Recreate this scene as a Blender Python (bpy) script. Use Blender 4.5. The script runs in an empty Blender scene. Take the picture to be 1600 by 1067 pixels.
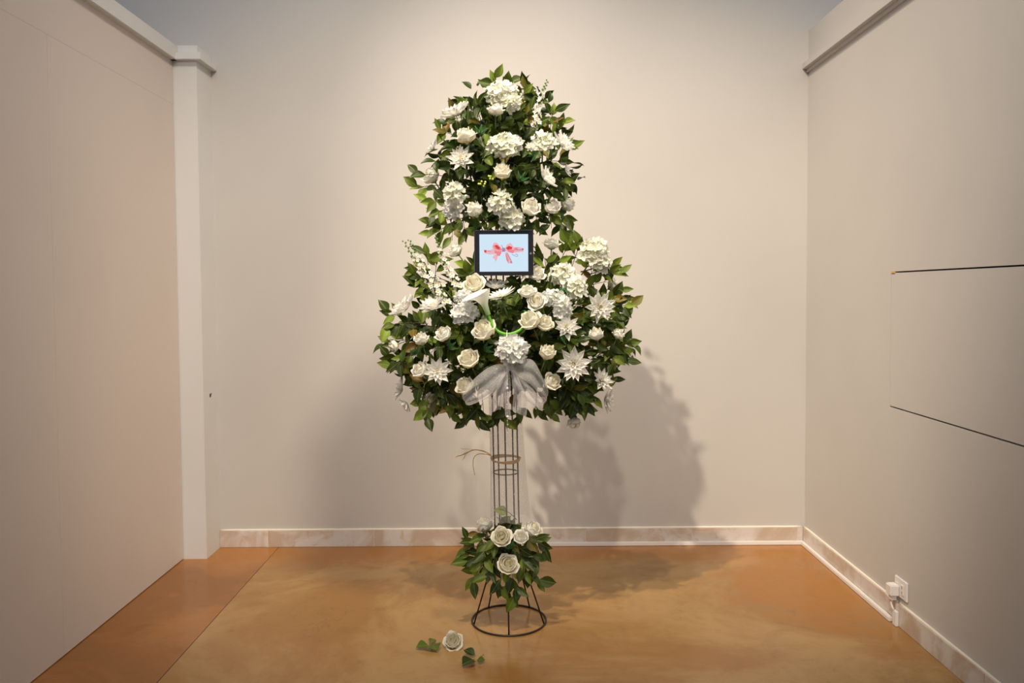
import bpy, bmesh, math, random
from math import sin, cos, pi, radians, sqrt, exp
from mathutils import Vector, Matrix

# ------------------------------------------------------------------ camera
sc = bpy.context.scene
F, PITCH, ROLL, SY, CAMZ = 1213.96, 0.0375, 0.0062, -31.285, 1.434
CAM_M = Matrix.Translation((0, 0, CAMZ)) @ Matrix.Rotation(pi/2 - PITCH, 4, 'X') @ Matrix.Rotation(-ROLL, 4, 'Z')
cam_d = bpy.data.cameras.new('camera')
cam_d.sensor_width = 36.0
cam_d.lens = F / 1600 * 36.0
cam_d.shift_y = SY / 1600
cam = bpy.data.objects.new('camera', cam_d)
cam.matrix_world = CAM_M
sc.collection.objects.link(cam)
sc.camera = cam

# ------------------------------------------------------------------ world, exposure, lamps
sc.view_settings.view_transform = 'Standard'
sc.view_settings.look = 'None'
sc.view_settings.exposure = 0.0
sc.view_settings.gamma = 1.0
sc.view_settings.use_curve_mapping = False

w = bpy.data.worlds.new('world'); sc.world = w; w.use_nodes = True
w.node_tree.nodes['Background'].inputs[0].default_value = (0.50, 0.60, 0.75, 1)
w.node_tree.nodes['Background'].inputs[1].default_value = 0.42

def spot(name, loc, target, power, size_deg, blend, col, soft=0.05):
    l = bpy.data.lights.new(name, 'SPOT')
    l.energy = power; l.spot_size = radians(size_deg); l.spot_blend = blend
    l.color = col; l.shadow_soft_size = soft
    o = bpy.data.objects.new(name, l)
    o.location = loc
    o.rotation_euler = (Vector(target) - Vector(loc)).to_track_quat('-Z', 'Y').to_euler()
    sc.collection.objects.link(o)
    return o
WARM = (1.0, 0.85, 0.66)
spot('track_spot', (-2.13, -0.26, 6.66), (0.72, 4.10, 1.40), 2000, 31, 0.95, WARM, 0.06)
spot('track_spot', (2.05, -0.20, 6.60), (-0.80, 4.10, 1.50), 1950, 32, 0.95, WARM, 0.55)
spot('track_spot', (-0.60, 0.35, 6.60), (0.0, 3.3, 1.0), 760, 32, 1.0, WARM, 0.06)
spot('track_spot', (-1.2, 1.2, 6.40), (1.65, 3.35, 2.35), 750, 34, 0.8, WARM, 0.08)
spot('track_spot', (1.2, 1.0, 6.40), (-1.78, 3.6, 1.6), 90, 46, 1.0, WARM, 0.10)
al = bpy.data.lights.new('front_fill_light', 'AREA'); al.shape = 'RECTANGLE'; al.size = 3.5; al.size_y = 2.0; al.energy = 105; al.color = (1.0, 0.91, 0.80)  # added soft fill behind the camera, brightens the flower fronts
alo = bpy.data.objects.new('front_fill_light', al); alo.location = (0, -3.4, 4.2)
alo.rotation_euler = (Vector((0, 3.4, 1.2)) - alo.location).to_track_quat('-Z', 'Y').to_euler(); sc.collection.objects.link(alo)

# ------------------------------------------------------------------ pixel <-> place
R3 = CAM_M.to_3x3()
def ray(px, py):
    return R3 @ Vector(((px - 800) / F, (533.5 + SY - py) / F, -1.0))
def at(px, py, y):
    d = ray(px, py); k = y / d.y
    return Vector((d.x * k, y, CAMZ + d.z * k))
def at_z(px, py, z=0.0):
    d = ray(px, py); k = (z - CAMZ) / d.z
    return Vector((d.x * k, d.y * k, z))
R3I = R3.transposed()
def proj(p):
    q = R3I @ (Vector(p) - Vector((0, 0, CAMZ)))
    return 800 + F * q.x / -q.z, 533.5 + SY - F * q.y / -q.z
def wpx(px, y):             # pixels to metres at depth y
    return px * y / F

rng = random.Random(7)
C = sc.collection

# ------------------------------------------------------------------ materials
def mat(name, col, rough=0.6, **k):
    m = bpy.data.materials.new(name); m.use_nodes = True
    b = m.node_tree.nodes['Principled BSDF']
    b.inputs['Base Color'].default_value = (*col, 1)
    b.inputs['Roughness'].default_value = rough
    if 'metal' in k: b.inputs['Metallic'].default_value = k['metal']
    if 'spec' in k: b.inputs['Specular IOR Level'].default_value = k['spec']
    if 'coat' in k: b.inputs['Coat Weight'].default_value = k['coat']
    return m
class NT:
    def __init__(s, m): s.t = m.node_tree; s.n = s.t.nodes; s.l = s.t.links; s.b = s.n.get('Principled BSDF')
    def new(s, kind, **k):
        x = s.n.new(kind)
        for a, v in k.items():
            if a.startswith('i_'): x.inputs[a[2:].replace('_', ' ')].default_value = v
            else: setattr(x, a, v)
        return x
    def link(s, a, b): s.l.new(a, b)
    def math(s, op, a, b=0.0, c=None, clamp=False):
        x = s.n.new('ShaderNodeMath'); x.operation = op; x.use_clamp = clamp
        for i, v in enumerate((a, b, c)):
            if v is None: continue
            if isinstance(v, (int, float)): x.inputs[i].default_value = v
            else: s.l.new(v, x.inputs[i])
        return x.outputs[0]
    def mix(s, f, a, b):
        x = s.n.new('ShaderNodeMix'); x.data_type = 'RGBA'
        for i, v in ((0, f), (6, a), (7, b)):
            if isinstance(v, tuple): x.inputs[i].default_value = (*v, 1) if len(v) == 3 else v
            elif isinstance(v, (int, float)): x.inputs[i].default_value = v
            else: s.l.new(v, x.inputs[i])
        return x.outputs[2]
    def ramp(s, f, p0, p1):
        x = s.n.new('ShaderNodeMapRange'); x.interpolation_type = 'SMOOTHSTEP'
        x.inputs[1].default_value = p0; x.inputs[2].default_value = p1
        s.l.new(f, x.inputs[0]); return x.outputs[0]
    def noise(s, vec, scale, detail=4, rough=0.55, dist=0.0):
        x = s.n.new('ShaderNodeTexNoise'); x.inputs['Scale'].default_value = scale
        x.inputs['Detail'].default_value = detail; x.inputs['Roughness'].default_value = rough
        x.inputs['Distortion'].default_value = dist
        s.l.new(vec, x.inputs['Vector']); return x.outputs[0]
    def bump(s, h, strength, dist=0.01):
        x = s.n.new('ShaderNodeBump'); x.inputs['Strength'].default_value = strength
        x.inputs['Distance'].default_value = dist
        s.l.new(h, x.inputs['Height']); s.l.new(x.outputs[0], s.b.inputs['Normal'])

def wall_mat(name, col):
    m = mat(name, col, 0.55, spec=0.3); t = NT(m)
    pos = t.new('ShaderNodeNewGeometry').outputs['Position']
    n = t.noise(pos, 1.3, 3); n2 = t.noise(pos, 90, 2)
    d = tuple(c * 0.965 for c in col)
    t.link(t.mix(t.ramp(n, .35, .7), col, d), t.b.inputs['Base Color'])
    t.bump(n2, 0.05, 0.002)
    return m
M = {}
M['wall'] = wall_mat('gallery_white_paint', (0.55, 0.525, 0.50))
M['panel'] = wall_mat('partition_paint', (0.62, 0.545, 0.50))
M['trimw'] = wall_mat('trim_white_paint', (0.66, 0.65, 0.64))
M['gap'] = mat('dark_gap', (0.12, 0.085, 0.06), 0.9)
M['seam'] = mat('filled_seam', (0.50, 0.48, 0.46), 0.9)

def floor_mat(name, lean):
    m = mat(name, (0.4, 0.25, 0.12), 0.3); t = NT(m)
    pos = t.new('ShaderNodeNewGeometry').outputs['Position']
    sp = t.new('ShaderNodeSeparateXYZ'); t.link(pos, sp.inputs[0])
    X, Y = sp.outputs[0], sp.outputs[1]
    cloud = t.noise(pos, 0.9, 7, 0.62, 0.8)
    cloud2 = t.noise(pos, 2.6, 8, 0.66, 1.4)
    fine = t.noise(pos, 14, 6, 0.7)
    if lean:
        a, b, c = (0.35, 0.145, 0.036), (0.26, 0.105, 0.024), (0.40, 0.16, 0.03)
    else:
        a, b, c = (0.39, 0.235, 0.090), (0.31, 0.155, 0.045), (0.35, 0.135, 0.018)
    col = t.mix(t.ramp(cloud, .42, .58), a, b)
    col = t.mix(t.math('MULTIPLY', t.ramp(cloud2, .48, .72), .55), col, tuple(x * .82 for x in b))
    # orange acid-stain band along the back wall and a pool by the right wall
    near = t.math('ADD', Y, t.math('MULTIPLY', cloud2, .55))
    band = t.math('MULTIPLY', t.ramp(near, 4.22, 4.52), .8)
    col = t.mix(band, col, c)
    dx = t.math('MULTIPLY', t.math('SUBTRACT', X, 1.38), 1.5)
    dy = t.math('SUBTRACT', Y, 3.72)
    r = t.math('SQRT', t.math('ADD', t.math('MULTIPLY', dx, dx), t.math('MULTIPLY', dy, dy)))
    r = t.math('ADD', r, t.math('MULTIPLY', t.math('SUBTRACT', cloud2, .5), 1.1))
    pool = t.math('MULTIPLY', t.math('SUBTRACT', 1.0, t.ramp(r, .22, .55)), .7)
    col = t.mix(pool, col, c)
    col = t.mix(t.math('MULTIPLY', t.ramp(fine, .5, .8), .35), col, tuple(x * .6 for x in b))
    # hair cracks and specks
    v = t.new('ShaderNodeTexVoronoi', feature='DISTANCE_TO_EDGE'); v.inputs['Scale'].default_value = 1.4
    nz = t.new('ShaderNodeTexNoise'); nz.inputs['Scale'].default_value = 3.0; nz.inputs['Detail'].default_value = 6
    t.link(pos, nz.inputs['Vector'])
    va = t.new('ShaderNodeVectorMath', operation='MULTIPLY_ADD'); va.inputs[1].default_value = (.6, .6, .6)
    t.link(nz.outputs[1], va.inputs[0]); t.link(pos, va.inputs[2]); t.link(va.outputs[0], v.inputs['Vector'])
    crack = t.math('SUBTRACT', 1.0, t.ramp(v.outputs['Distance'], 0.001, 0.006))
    crack = t.math('MULTIPLY', crack, t.math('MULTIPLY', t.ramp(cloud, .5, .62), .28))
    col = t.mix(crack, col, (0.16, 0.09, 0.045))
    s = t.new('ShaderNodeTexVoronoi'); s.inputs['Scale'].default_value = 34; t.link(pos, s.inputs['Vector'])
    speck = t.math('MULTIPLY', t.math('SUBTRACT', 1.0, t.ramp(s.outputs['Distance'], .06, .16)), t.math('MULTIPLY', t.ramp(cloud2, .5, .6), .5))
    col = t.mix(speck, col, (0.17, 0.095, 0.045))
    t.link(col, t.b.inputs['Base Color'])
    t.link(t.math('MULTIPLY_ADD', cloud2, .16, .10), t.b.inputs['Roughness'])
    t.b.inputs['Specular IOR Level'].default_value = 0.36
    t.bump(t.noise(pos, 5, 3), 0.05, 0.01)
    return m
M['floor_a'] = floor_mat('stained_concrete_tan', False)
M['floor_b'] = floor_mat('stained_concrete_brown', True)

def marble(name):
    m = mat(name, (0.7, 0.66, 0.62), 0.35); t = NT(m)
    pos = t.new('ShaderNodeNewGeometry').outputs['Position']
    oi = t.new('ShaderNodeObjectInfo').outputs['Random']
    off = t.new('ShaderNodeVectorMath', operation='ADD'); t.link(pos, off.inputs[0])
    cmb = t.new('ShaderNodeCombineXYZ'); t.link(t.math('MULTIPLY', oi, 30.0), cmb.inputs[2]); t.link(cmb.outputs[0], off.inputs[1])
    a = t.noise(off.outputs[0], 3.2, 5, .6, 1.2); b = t.noise(off.outputs[0], 9, 5, .6, 2.0)
    col = t.mix(t.ramp(a, .42, .62), (0.66, 0.62, 0.59), (0.52, 0.42, 0.34))
    col = t.mix(t.math('MULTIPLY', t.ramp(b, .55, .7), .6), col, (0.50, 0.34, 0.23))
    col = t.mix(t.math('MULTIPLY', t.ramp(b, .3, .42), -.35), col, (0.5, 0.48, 0.46))
    t.link(col, t.b.inputs['Base Color'])
    return m
M['marble'] = marble('marble_tile')
M['grout'] = mat('cream_grout', (0.78, 0.72, 0.62), 0.8)
M['plastic'] = mat('white_plastic', (0.80, 0.76, 0.74), 0.35)
M['iron'] = mat('dark_brown_iron', (0.028, 0.018, 0.013), 0.45, metal=0.3)
M['raffia'] = mat('raffia', (0.62, 0.40, 0.18), 0.7)

def leafy(name, stops, rough=0.42, trans=0.22):
    """two-sided leaf or petal: principled mixed with translucency, tint varied per object"""
    m = mat(name, stops[0], rough, spec=0.28); t = NT(m)
    rnd = t.new('ShaderNodeObjectInfo').outputs['Random']
    cr = t.new('ShaderNodeValToRGB'); e = cr.color_ramp.elements
    for i, s in enumerate(stops):
        p = i / max(1, len(stops) - 1)
        x = e[i] if i < 2 and i < len(e) else e.new(p)
        x.position = p; x.color = (*s, 1)
    t.link(rnd, cr.inputs[0])
    tc = t.new('ShaderNodeTexCoord')
    sep = t.new('ShaderNodeSeparateXYZ'); t.link(tc.outputs['Object'], sep.inputs[0])
    return m, t, cr.outputs[0], sep, tc, trans
def finish(m, t, col, trans):
    t.link(col, t.b.inputs['Base Color'])
    tr = t.new('ShaderNodeBsdfTranslucent'); t.link(col, tr.inputs[0])
    mx = t.new('ShaderNodeMixShader'); mx.inputs[0].default_value = trans
    t.link(t.b.outputs[0], mx.inputs[1]); t.link(tr.outputs[0], mx.inputs[2])
    out = [n for n in t.n if n.type == 'OUTPUT_MATERIAL'][0]
    t.link(mx.outputs[0], out.inputs[0])
    return m
def leaf_mat(name, stops, trans=.22):
    m, t, c, sep, tc, tr = leafy(name, stops, 0.38, trans)
    ax = t.math('ABSOLUTE', sep.outputs[0])
    rib = t.math('SUBTRACT', 1.0, t.ramp(ax, .006, .022))
    c = t.mix(t.math('MULTIPLY', rib, .35), c, (0.30, 0.36, 0.10))
    n = t.noise(tc.outputs['Object'], 3.5, 4)
    c = t.mix(t.math('MULTIPLY', t.ramp(n, .45, .7), .3), c, (0.09, 0.10, 0.015))
    vein = t.new('ShaderNodeTexWave'); vein.inputs['Scale'].default_value = 4.0; vein.bands_direction = 'Z'
    cb = t.new('ShaderNodeCombineXYZ'); t.link(t.math('SUBTRACT', sep.outputs[2], ax), cb.inputs[2]); t.link(cb.outputs[0], vein.inputs[0])
    t.bump(vein.outputs[1], 0.12, 0.02)
    return finish(m, t, c, tr)
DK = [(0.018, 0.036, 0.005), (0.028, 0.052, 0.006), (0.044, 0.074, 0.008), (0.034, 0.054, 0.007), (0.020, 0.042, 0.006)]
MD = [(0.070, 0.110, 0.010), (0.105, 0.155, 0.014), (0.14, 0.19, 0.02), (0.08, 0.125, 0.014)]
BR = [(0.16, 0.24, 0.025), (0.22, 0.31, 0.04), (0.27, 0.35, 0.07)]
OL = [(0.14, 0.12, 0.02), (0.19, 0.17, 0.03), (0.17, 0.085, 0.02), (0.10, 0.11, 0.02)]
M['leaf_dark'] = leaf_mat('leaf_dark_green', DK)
M['leaf_mid'] = leaf_mat('leaf_mid_green', MD, .28)
M['leaf_bright'] = leaf_mat('leaf_lit_green', BR, .3)  # look of a lit, translucent leaf put into the colour
M['leaf_olive'] = leaf_mat('leaf_olive_brown', OL)
def petal_mat(name, stops, heart, z0, z1, trans=.38):
    m, t, c, sep, tc, tr = leafy(name, stops, 0.6, trans)
    r = t.math('SUBTRACT', 1.0, t.ramp(sep.outputs[2], z0, z1))
    c = t.mix(t.math('MULTIPLY', r, .75), c, heart)
    n = t.noise(tc.outputs['Object'], 9, 3)
    t.bump(n, 0.15, 0.03)
    return finish(m, t, c, tr)
M['rose'] = petal_mat('rose_petal_cream', [(0.90, 0.89, 0.82), (0.91, 0.90, 0.83), (0.90, 0.89, 0.86)], (0.86, 0.84, 0.60), -.55, .1)
M['rose_cream'] = petal_mat('rose_petal_warm', [(0.90, 0.87, 0.74), (0.90, 0.88, 0.78)], (0.84, 0.76, 0.45), -.55, .2)
M['heart'] = petal_mat('rose_heart', [(0.86, 0.82, 0.64), (0.86, 0.83, 0.70)], (0.78, 0.68, 0.34), -.1, .5)
M['dahlia'] = petal_mat('dahlia_petal_white', [(0.90, 0.89, 0.86), (0.91, 0.90, 0.86)], (0.80, 0.78, 0.66), 0.0, .45)
M['hyd'] = petal_mat('hydrangea_cream', [(0.84, 0.85, 0.72), (0.87, 0.87, 0.78), (0.86, 0.86, 0.82)], (0.66, 0.68, 0.34), 0.0, .16)
M['hyd_white'] = petal_mat('hydrangea_white', [(0.85, 0.86, 0.83), (0.87, 0.87, 0.87)], (0.74, 0.76, 0.52), 0.0, .14)
M['delph'] = petal_mat('delphinium_white', [(0.85, 0.85, 0.87), (0.87, 0.87, 0.86)], (0.8, 0.78, 0.7), 0.0, .2)
M['yellow'] = mat('yellow_eye', (0.72, 0.50, 0.06), 0.6)
M['calyx'] = mat('calyx_green', (0.09, 0.17, 0.03), 0.5)
M['sepal_red'] = mat('dry_red_sepal', (0.14, 0.045, 0.02), 0.6)
M['stem'] = mat('brown_twig', (0.085, 0.05, 0.028), 0.6)
M['gstem'] = mat('green_stem', (0.075, 0.13, 0.03), 0.5)
M['calla_stem'] = mat('calla_green_stem', (0.10, 0.33, 0.02), 0.4)
M['fern'] = mat('emerald_fern', (0.025, 0.13, 0.025), 0.45)
M['foam'] = mat('floral_foam', (0.014, 0.026, 0.010), 0.95)
M['berry'] = mat('lime_berry', (0.42, 0.50, 0.10), 0.5)
M['tab_body'] = mat('tablet_black_glass', (0.012, 0.011, 0.013), 0.12)
M['tab_edge'] = mat('tablet_grey_edge', (0.30, 0.29, 0.28), 0.35, metal=.7)
M['steel'] = mat('bracket_pale_metal', (0.62, 0.58, 0.50), 0.4, metal=.2)
def calla_mat():
    m, t, c, sep, tc, tr = leafy('calla_spathe', [(0.87, 0.87, 0.82), (0.87, 0.87, 0.82)], .45, .3)
    r = t.math('SUBTRACT', 1.0, t.ramp(sep.outputs[2], -.2, .75))
    c = t.mix(r, c, (0.22, 0.42, 0.05))
    return finish(m, t, c, tr)
M['calla'] = calla_mat()
def sheer(name, alpha, col, glit):
    m = bpy.data.materials.new(name); m.use_nodes = True; t = NT(m)
    t.b.inputs['Base Color'].default_value = (*col, 1); t.b.inputs['Roughness'].default_value = .35
    tr = t.new('ShaderNodeBsdfTransparent')
    tl = t.new('ShaderNodeBsdfTranslucent'); tl.inputs[0].default_value = (*col, 1)
    pos = t.new('ShaderNodeNewGeometry').outputs['Position']
    v = t.new('ShaderNodeTexVoronoi'); v.inputs['Scale'].default_value = glit; t.link(pos, v.inputs['Vector'])
    dots = t.math('SUBTRACT', 1.0, t.ramp(v.outputs['Distance'], .12, .24))
    n = t.noise(pos, 60, 4)
    dots = t.math('MULTIPLY', dots, t.ramp(n, .42, .6))
    lace = t.noise(pos, 190, 3)
    a = t.math('MULTIPLY_ADD', t.ramp(lace, .35, .65), alpha * .2, alpha * .9)
    a = t.math('ADD', a, t.math('MULTIPLY', dots, .6), clamp=True)
    mx0 = t.new('ShaderNodeMixShader'); mx0.inputs[0].default_value = .5
    t.link(t.b.outputs[0], mx0.inputs[1]); t.link(tl.outputs[0], mx0.inputs[2])
    mx = t.new('ShaderNodeMixShader'); t.link(a, mx.inputs[0])
    t.link(tr.outputs[0], mx.inputs[1]); t.link(mx0.outputs[0], mx.inputs[2])
    out = [x for x in t.n if x.type == 'OUTPUT_MATERIAL'][0]; t.link(mx.outputs[0], out.inputs[0])
    return m
M['organza'] = sheer('silver_organza', .38, (0.95, 0.94, 0.97), 120)
M['tulle'] = sheer('sheath_tulle', .22, (0.78, 0.76, 0.76), 110)
def emit(name, col, s=1.0):
    m = bpy.data.materials.new(name); m.use_nodes = True; n = m.node_tree.nodes; n.clear()
    e = n.new('ShaderNodeEmission'); e.inputs[0].default_value = (*col, 1); e.inputs[1].default_value = s
    o = n.new('ShaderNodeOutputMaterial'); m.node_tree.links.new(e.outputs[0], o.inputs[0]); return m
M['screen'] = emit('screen_pale_blue', (0.68, 0.84, 0.97), .95)
M['px_pink'] = emit('screen_pink', (0.90, 0.28, 0.30), .9)
M['px_light'] = emit('screen_light_pink', (0.92, 0.52, 0.56), .9)
M['px_red'] = emit('screen_red', (0.74, 0.06, 0.06), .9)
M['px_mauve'] = emit('screen_mauve', (0.42, 0.28, 0.50), .9)

# ------------------------------------------------------------------ mesh helpers
def link_mesh(name, me, parent=None):
    o = bpy.data.objects.new(name, me); C.objects.link(o)
    if parent is not None: o.parent = parent
    return o
def mesh_of(name, verts, faces, m, smooth=True, mats=None, idx=None):
    me = bpy.data.meshes.new(name); me.from_pydata([tuple(v) for v in verts], [], faces); me.update()
    for x in (mats or [m]): me.materials.append(x)
    if smooth: me.polygons.foreach_set('use_smooth', [True] * len(me.polygons))
    if idx: me.polygons.foreach_set('material_index', idx)
    return me
class MB:
    def __init__(s): s.v = []; s.f = []; s.i = []
    def add(s, v, f, mi=0):
        n = len(s.v); s.v += [Vector(a) for a in v]; s.f += [tuple(n + x for x in q) for q in f]; s.i += [mi] * len(f); return s
    def grid(s, fn, nu, nv, mi=0, closed=False):
        v = [fn(i / nu, j / nv) for i in range(nu + (0 if closed else 1)) for j in range(nv + 1)]
        f = []
        for i in range(nu):
            a = i; b = (i + 1) % nu if closed else i + 1
            for j in range(nv):
                f.append((a*(nv+1)+j, b*(nv+1)+j, b*(nv+1)+j+1, a*(nv+1)+j+1))
        return s.add(v, f, mi)
    def box(s, lo, hi, mi=0, bev=0.0):
        bm = bmesh.new(); bmesh.ops.create_cube(bm, size=1)
        lo = Vector(lo); hi = Vector(hi)
        for v in bm.verts: v.co = Vector([(lo[k] + hi[k]) / 2 + v.co[k] * (hi[k] - lo[k]) for k in range(3)])
        if bev: bmesh.ops.bevel(bm, geom=bm.edges[:], offset=bev, segments=2, affect='EDGES', clamp_overlap=True)
        bm.verts.index_update()
        s.add([v.co.copy() for v in bm.verts], [tuple(v.index for v in f.verts) for f in bm.faces], mi); bm.free(); return s
    def tube(s, pts, r, n=6, mi=0, r1=None, cap=True, closed=False):
        pts = [Vector(p) for p in pts]; N = len(pts); base = len(s.v); up = None
        rings = []
        for k, p in enumerate(pts):
            if closed: d = pts[(k+1) % N] - pts[k-1]
            else: d = pts[min(k+1, N-1)] - pts[max(k-1, 0)]
            d.normalize()
            if up is None: up = Vector((0, 0, 1)) if abs(d.z) < .9 else Vector((1, 0, 0))
            a = d.cross(up).normalized(); up2 = a.cross(d).normalized(); up = up2
            rr = r if r1 is None else r + (r1 - r) * k / (N - 1)
            rings.append([p + (a * cos(2*pi*j/n) + up2 * sin(2*pi*j/n)) * rr for j in range(n)])
        v = [x for q in rings for x in q]; f = []
        for k in range(N if closed else N - 1):
            k2 = (k + 1) % N
            for j in range(n): f.append((k*n+j, k*n+(j+1) % n, k2*n+(j+1) % n, k2*n+j))
        if cap and not closed: f += [tuple(range(n))[::-1], tuple((N-1)*n + j for j in range(n))]
        s.add(v, f, mi); return s
    def sphere(s, c, r, mi=0, nu=8, nv=5, sz=1.0):
        c = Vector(c)
        return s.grid(lambda u, v: c + Vector((r*cos(2*pi*u)*sin(pi*v), r*sin(2*pi*u)*sin(pi*v), -r*sz*cos(pi*v))), nu, nv, mi, True)
    def mesh(s, name, *ms, smooth=True):
        return mesh_of(name, s.v, s.f, None, smooth, list(ms), s.i)
    def obj(s, name, *ms, parent=None, smooth=True, shift=None):
        if shift is not None:
            sh = Vector(shift); s.v = [v - sh for v in s.v]
        o = link_mesh(name, s.mesh(name, *ms, smooth=smooth), parent)
        if shift is not None and parent is None: o.location = shift
        return o
def tag(o, label=None, cat=None, group=None, kind=None):
    if label: o['label'] = label
    if cat: o['category'] = cat
    if group: o['group'] = group
    if kind: o['kind'] = kind
    return o
def empty(name, loc, rot=None, scale=None):
    o = bpy.data.objects.new(name, None); o.empty_display_size = 0.02
    o.location = loc
    if rot is not None: o.rotation_mode = 'QUATERNION'; o.rotation_quaternion = rot
    if scale is not None: o.scale = scale if hasattr(scale, '__len__') else (scale,)*3
    C.objects.link(o); return o
def struct(o, label=None):
    o['kind'] = 'structure'
    if label: o['label'] = label
    return o

# ------------------------------------------------------------------ setting
XL, XL2, XR, TB = -1.788, -1.6623, 1.6543, 0.015
D, DC, ZC, ZT, ZL = 4.3636, 4.1619, 2.668, 2.873, 2.65
BH = 0.095
NEAR = -1.2

# floor: two slabs with a joint between
j0 = at_z(436, 854.5); j1 = at_z(245, 1067)
jd = (j1 - j0) / (j1.y - j0.y)
def jx(y): return j0.x + jd.x * (y - j0.y)
fl = struct(empty('floor', (0, 0, 0)))
YB = D + 0.3
def slab(name, poly, m):
    mb = MB(); n = len(poly)
    v = [Vector((x, y, 0)) for x, y in poly] + [Vector((x, y, -.06)) for x, y in poly]
    f = [tuple(range(n)), tuple(range(2*n-1, n-1, -1))] + [((i+1) % n, i, n+i, n+(i+1) % n) for i in range(n)]
    mb.add(v, f); return mb.obj(name, m, parent=fl, smooth=False)
g = .0022
slab('slab', [(jx(YB)+g, YB), (jx(NEAR)+g, NEAR), (4.2, NEAR), (4.2, YB)], M['floor_a'])
slab('slab', [(-4.2, YB), (-4.2, NEAR), (jx(NEAR)-g, NEAR), (jx(YB)-g, YB)], M['floor_b'])
MB().box((-4.2, NEAR, -.12), (4.2, YB, -.0605)).obj('sub_base', M['gap'], parent=fl, smooth=False)
mb = MB().add([(jx(YB)-g, YB, -.003), (jx(YB)+g, YB, -.003), (jx(NEAR)+g, NEAR, -.003), (jx(NEAR)-g, NEAR, -.003)], [(3, 2, 1, 0)])
mb.obj('joint_filler', mat('joint_grey', (0.15, 0.12, 0.10), .8), parent=fl, smooth=False)

struct(MB().box((-4.2, D, 0), (1.835, D + .12, 4.5)).obj('wall_back', M['wall'], smooth=False))
# right wall with a hatch opening
HY0, HY1, HZ0, HZ1 = 2.10, 3.3934, 0.9213, 1.5136
wr = struct(empty('wall_right', (XR, 0, 0)))
def wr_box(name, lo, hi, m, b=0): return MB().box(lo, hi, 0, b).obj(name, m, parent=wr, smooth=False)
mb = MB()
T = .10
mb.box((0, HY1, 0), (T, D, ZT)).box((0, NEAR, 0), (T, HY0, ZT)).box((0, HY0, 0), (T, HY1, HZ0)).box((0, HY0, HZ1), (T, HY1, ZT))
mb.obj('wall_sheet', M['wall'], parent=wr, smooth=False)
wr_box('hatch_backing', (.055, HY0-.005, HZ0-.005), (.075, HY1+.005, HZ1+.005), M['gap'])
h = wr_box('hatch_panel', (.0012, HY0+.002, HZ0+.006), (.03, HY1-.0008, HZ1-.006), M['wall'], .0008)
wr_box('hinge_pin', (-.003, HY1-.035, HZ1-.007), (.02, HY1-.005, HZ1+.003), M['raffia'], .001)
# left partition
wl = struct(empty('wall_left', (XL, 0, 0)))
def wl_box(name, lo, hi, m, b=0): return MB().box(lo, hi, 0, b).obj(name, m, parent=wl, smooth=False)
wl_box('stud_core', (-.12, NEAR, 0.004), (-.014, DC + .0, ZC+.06), M['seam'])
ys = [DC - .003, 3.036, 1.816, .596, NEAR]
for a, b in zip(ys[:-1], ys[1:]):
    wl_box('panel', (-.014, b + .0004, .004), (0, a - .0003, 2.44), M['panel'], .0003)
for a, b in ((DC - .003, 2.65), (2.65, .2), (.2, NEAR)):
    wl_box('panel', (-.014, b + .0003, 2.4405), (0, a - .0002, ZC + .06), M['panel'], .0002)
# trims
struct(MB().box((XL - .12, NEAR, ZC), (XL + .028, DC - .003, ZC + .078), 0, .003).obj('trim_1', M['trimw'], smooth=False))
pier = struct(empty('trim_2', (XL2, DC, 0)))
def p_box(name, lo, hi, m, b=0): return MB().box(lo, hi, 0, b).obj(name, m, parent=pier, smooth=False)
WP = XL2 - XL + .12
sz, sy0 = .865, .085
# shaft with a small latch slot cut in its inner face (built from boxes round the slot)
mb = MB()
mb.box((-WP, 0, 0), (-.03, D-DC, ZC))
mb.box((-.03, 0, 0), (0, D-DC, sz)).box((-.03, 0, sz+.022), (0, D-DC, ZC)).box((-.03, 0, sz), (0, sy0, sz+.022)).box((-.03, sy0+.036, sz), (0, D-DC, sz+.022))
mb.obj('shaft', M['trimw'], parent=pier, smooth=False)
p_box('latch_slot', (-.0295, sy0+.0005, sz+.0005), (-.006, sy0+.0355, sz+.0215), M['iron'])
p_box('lower_cap', (-WP, -.032, ZC), (.032, D-DC, ZC+.036), M['trimw'], .002)
p_box('upper_cap', (-WP, 0, ZC+.036), (.004, D-DC, ZC+.082), M['trimw'], .002)
tr = struct(MB().box((XR - .034, NEAR, ZL+.010), (XR - .0005, D - .001, ZL+.042), 0, .002).box((XR - .012, NEAR, ZL-.008), (XR - .0005, D-.001, ZL+.010), 0, .001).obj('trim_3', M['wall'], smooth=False))
# baseboards: marble tiles with a cream grout bead on top
bb = struct(empty('baseboard_back', (0, D, 0)))
xs = [XL2 + .001, -1.389, -.789, -.189, .411, 1.011, 1.611, XR - TB - .001]
for a, b in zip(xs[:-1], xs[1:]):
    MB().box((a + .0012, -TB, 0.001), (b - .0012, -.0005, BH), 0, .0012).obj('tile', M['marble'], parent=bb, smooth=False)
MB().box((XL2+.001, -.013, 0), (XR-TB, -.0005, BH-.004)).obj('joint_mortar', M['grout'], parent=bb, smooth=False)
mb = MB(); n = 70
pts = [Vector((XL2 + .004 + (XR - TB - XL2 - .008) * i / n, -.0065, BH + .0015 + .001 * rng.random())) for i in range(n + 1)]
mb.tube(pts, .0065, 6); mb.obj('grout_line', M['grout'], parent=bb)
br = struct(empty('baseboard_right', (XR, 0, 0)))
OY0, OY1 = 3.285, 3.262           # notch by the socket
segs = [(D - TB - .0, 3.80), (3.80, OY0), (OY1, 2.66), (2.66, 2.06), (2.06, 1.46), (1.46, .86), (.86, .26), (.26, -.34), (-.34, -.94)]
for a, b in segs:
    MB().box((-TB, b + .0012, .001), (-.0005, a - .0012, BH), 0, .0012).obj('tile', M['marble'], parent=br, smooth=False)
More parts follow.
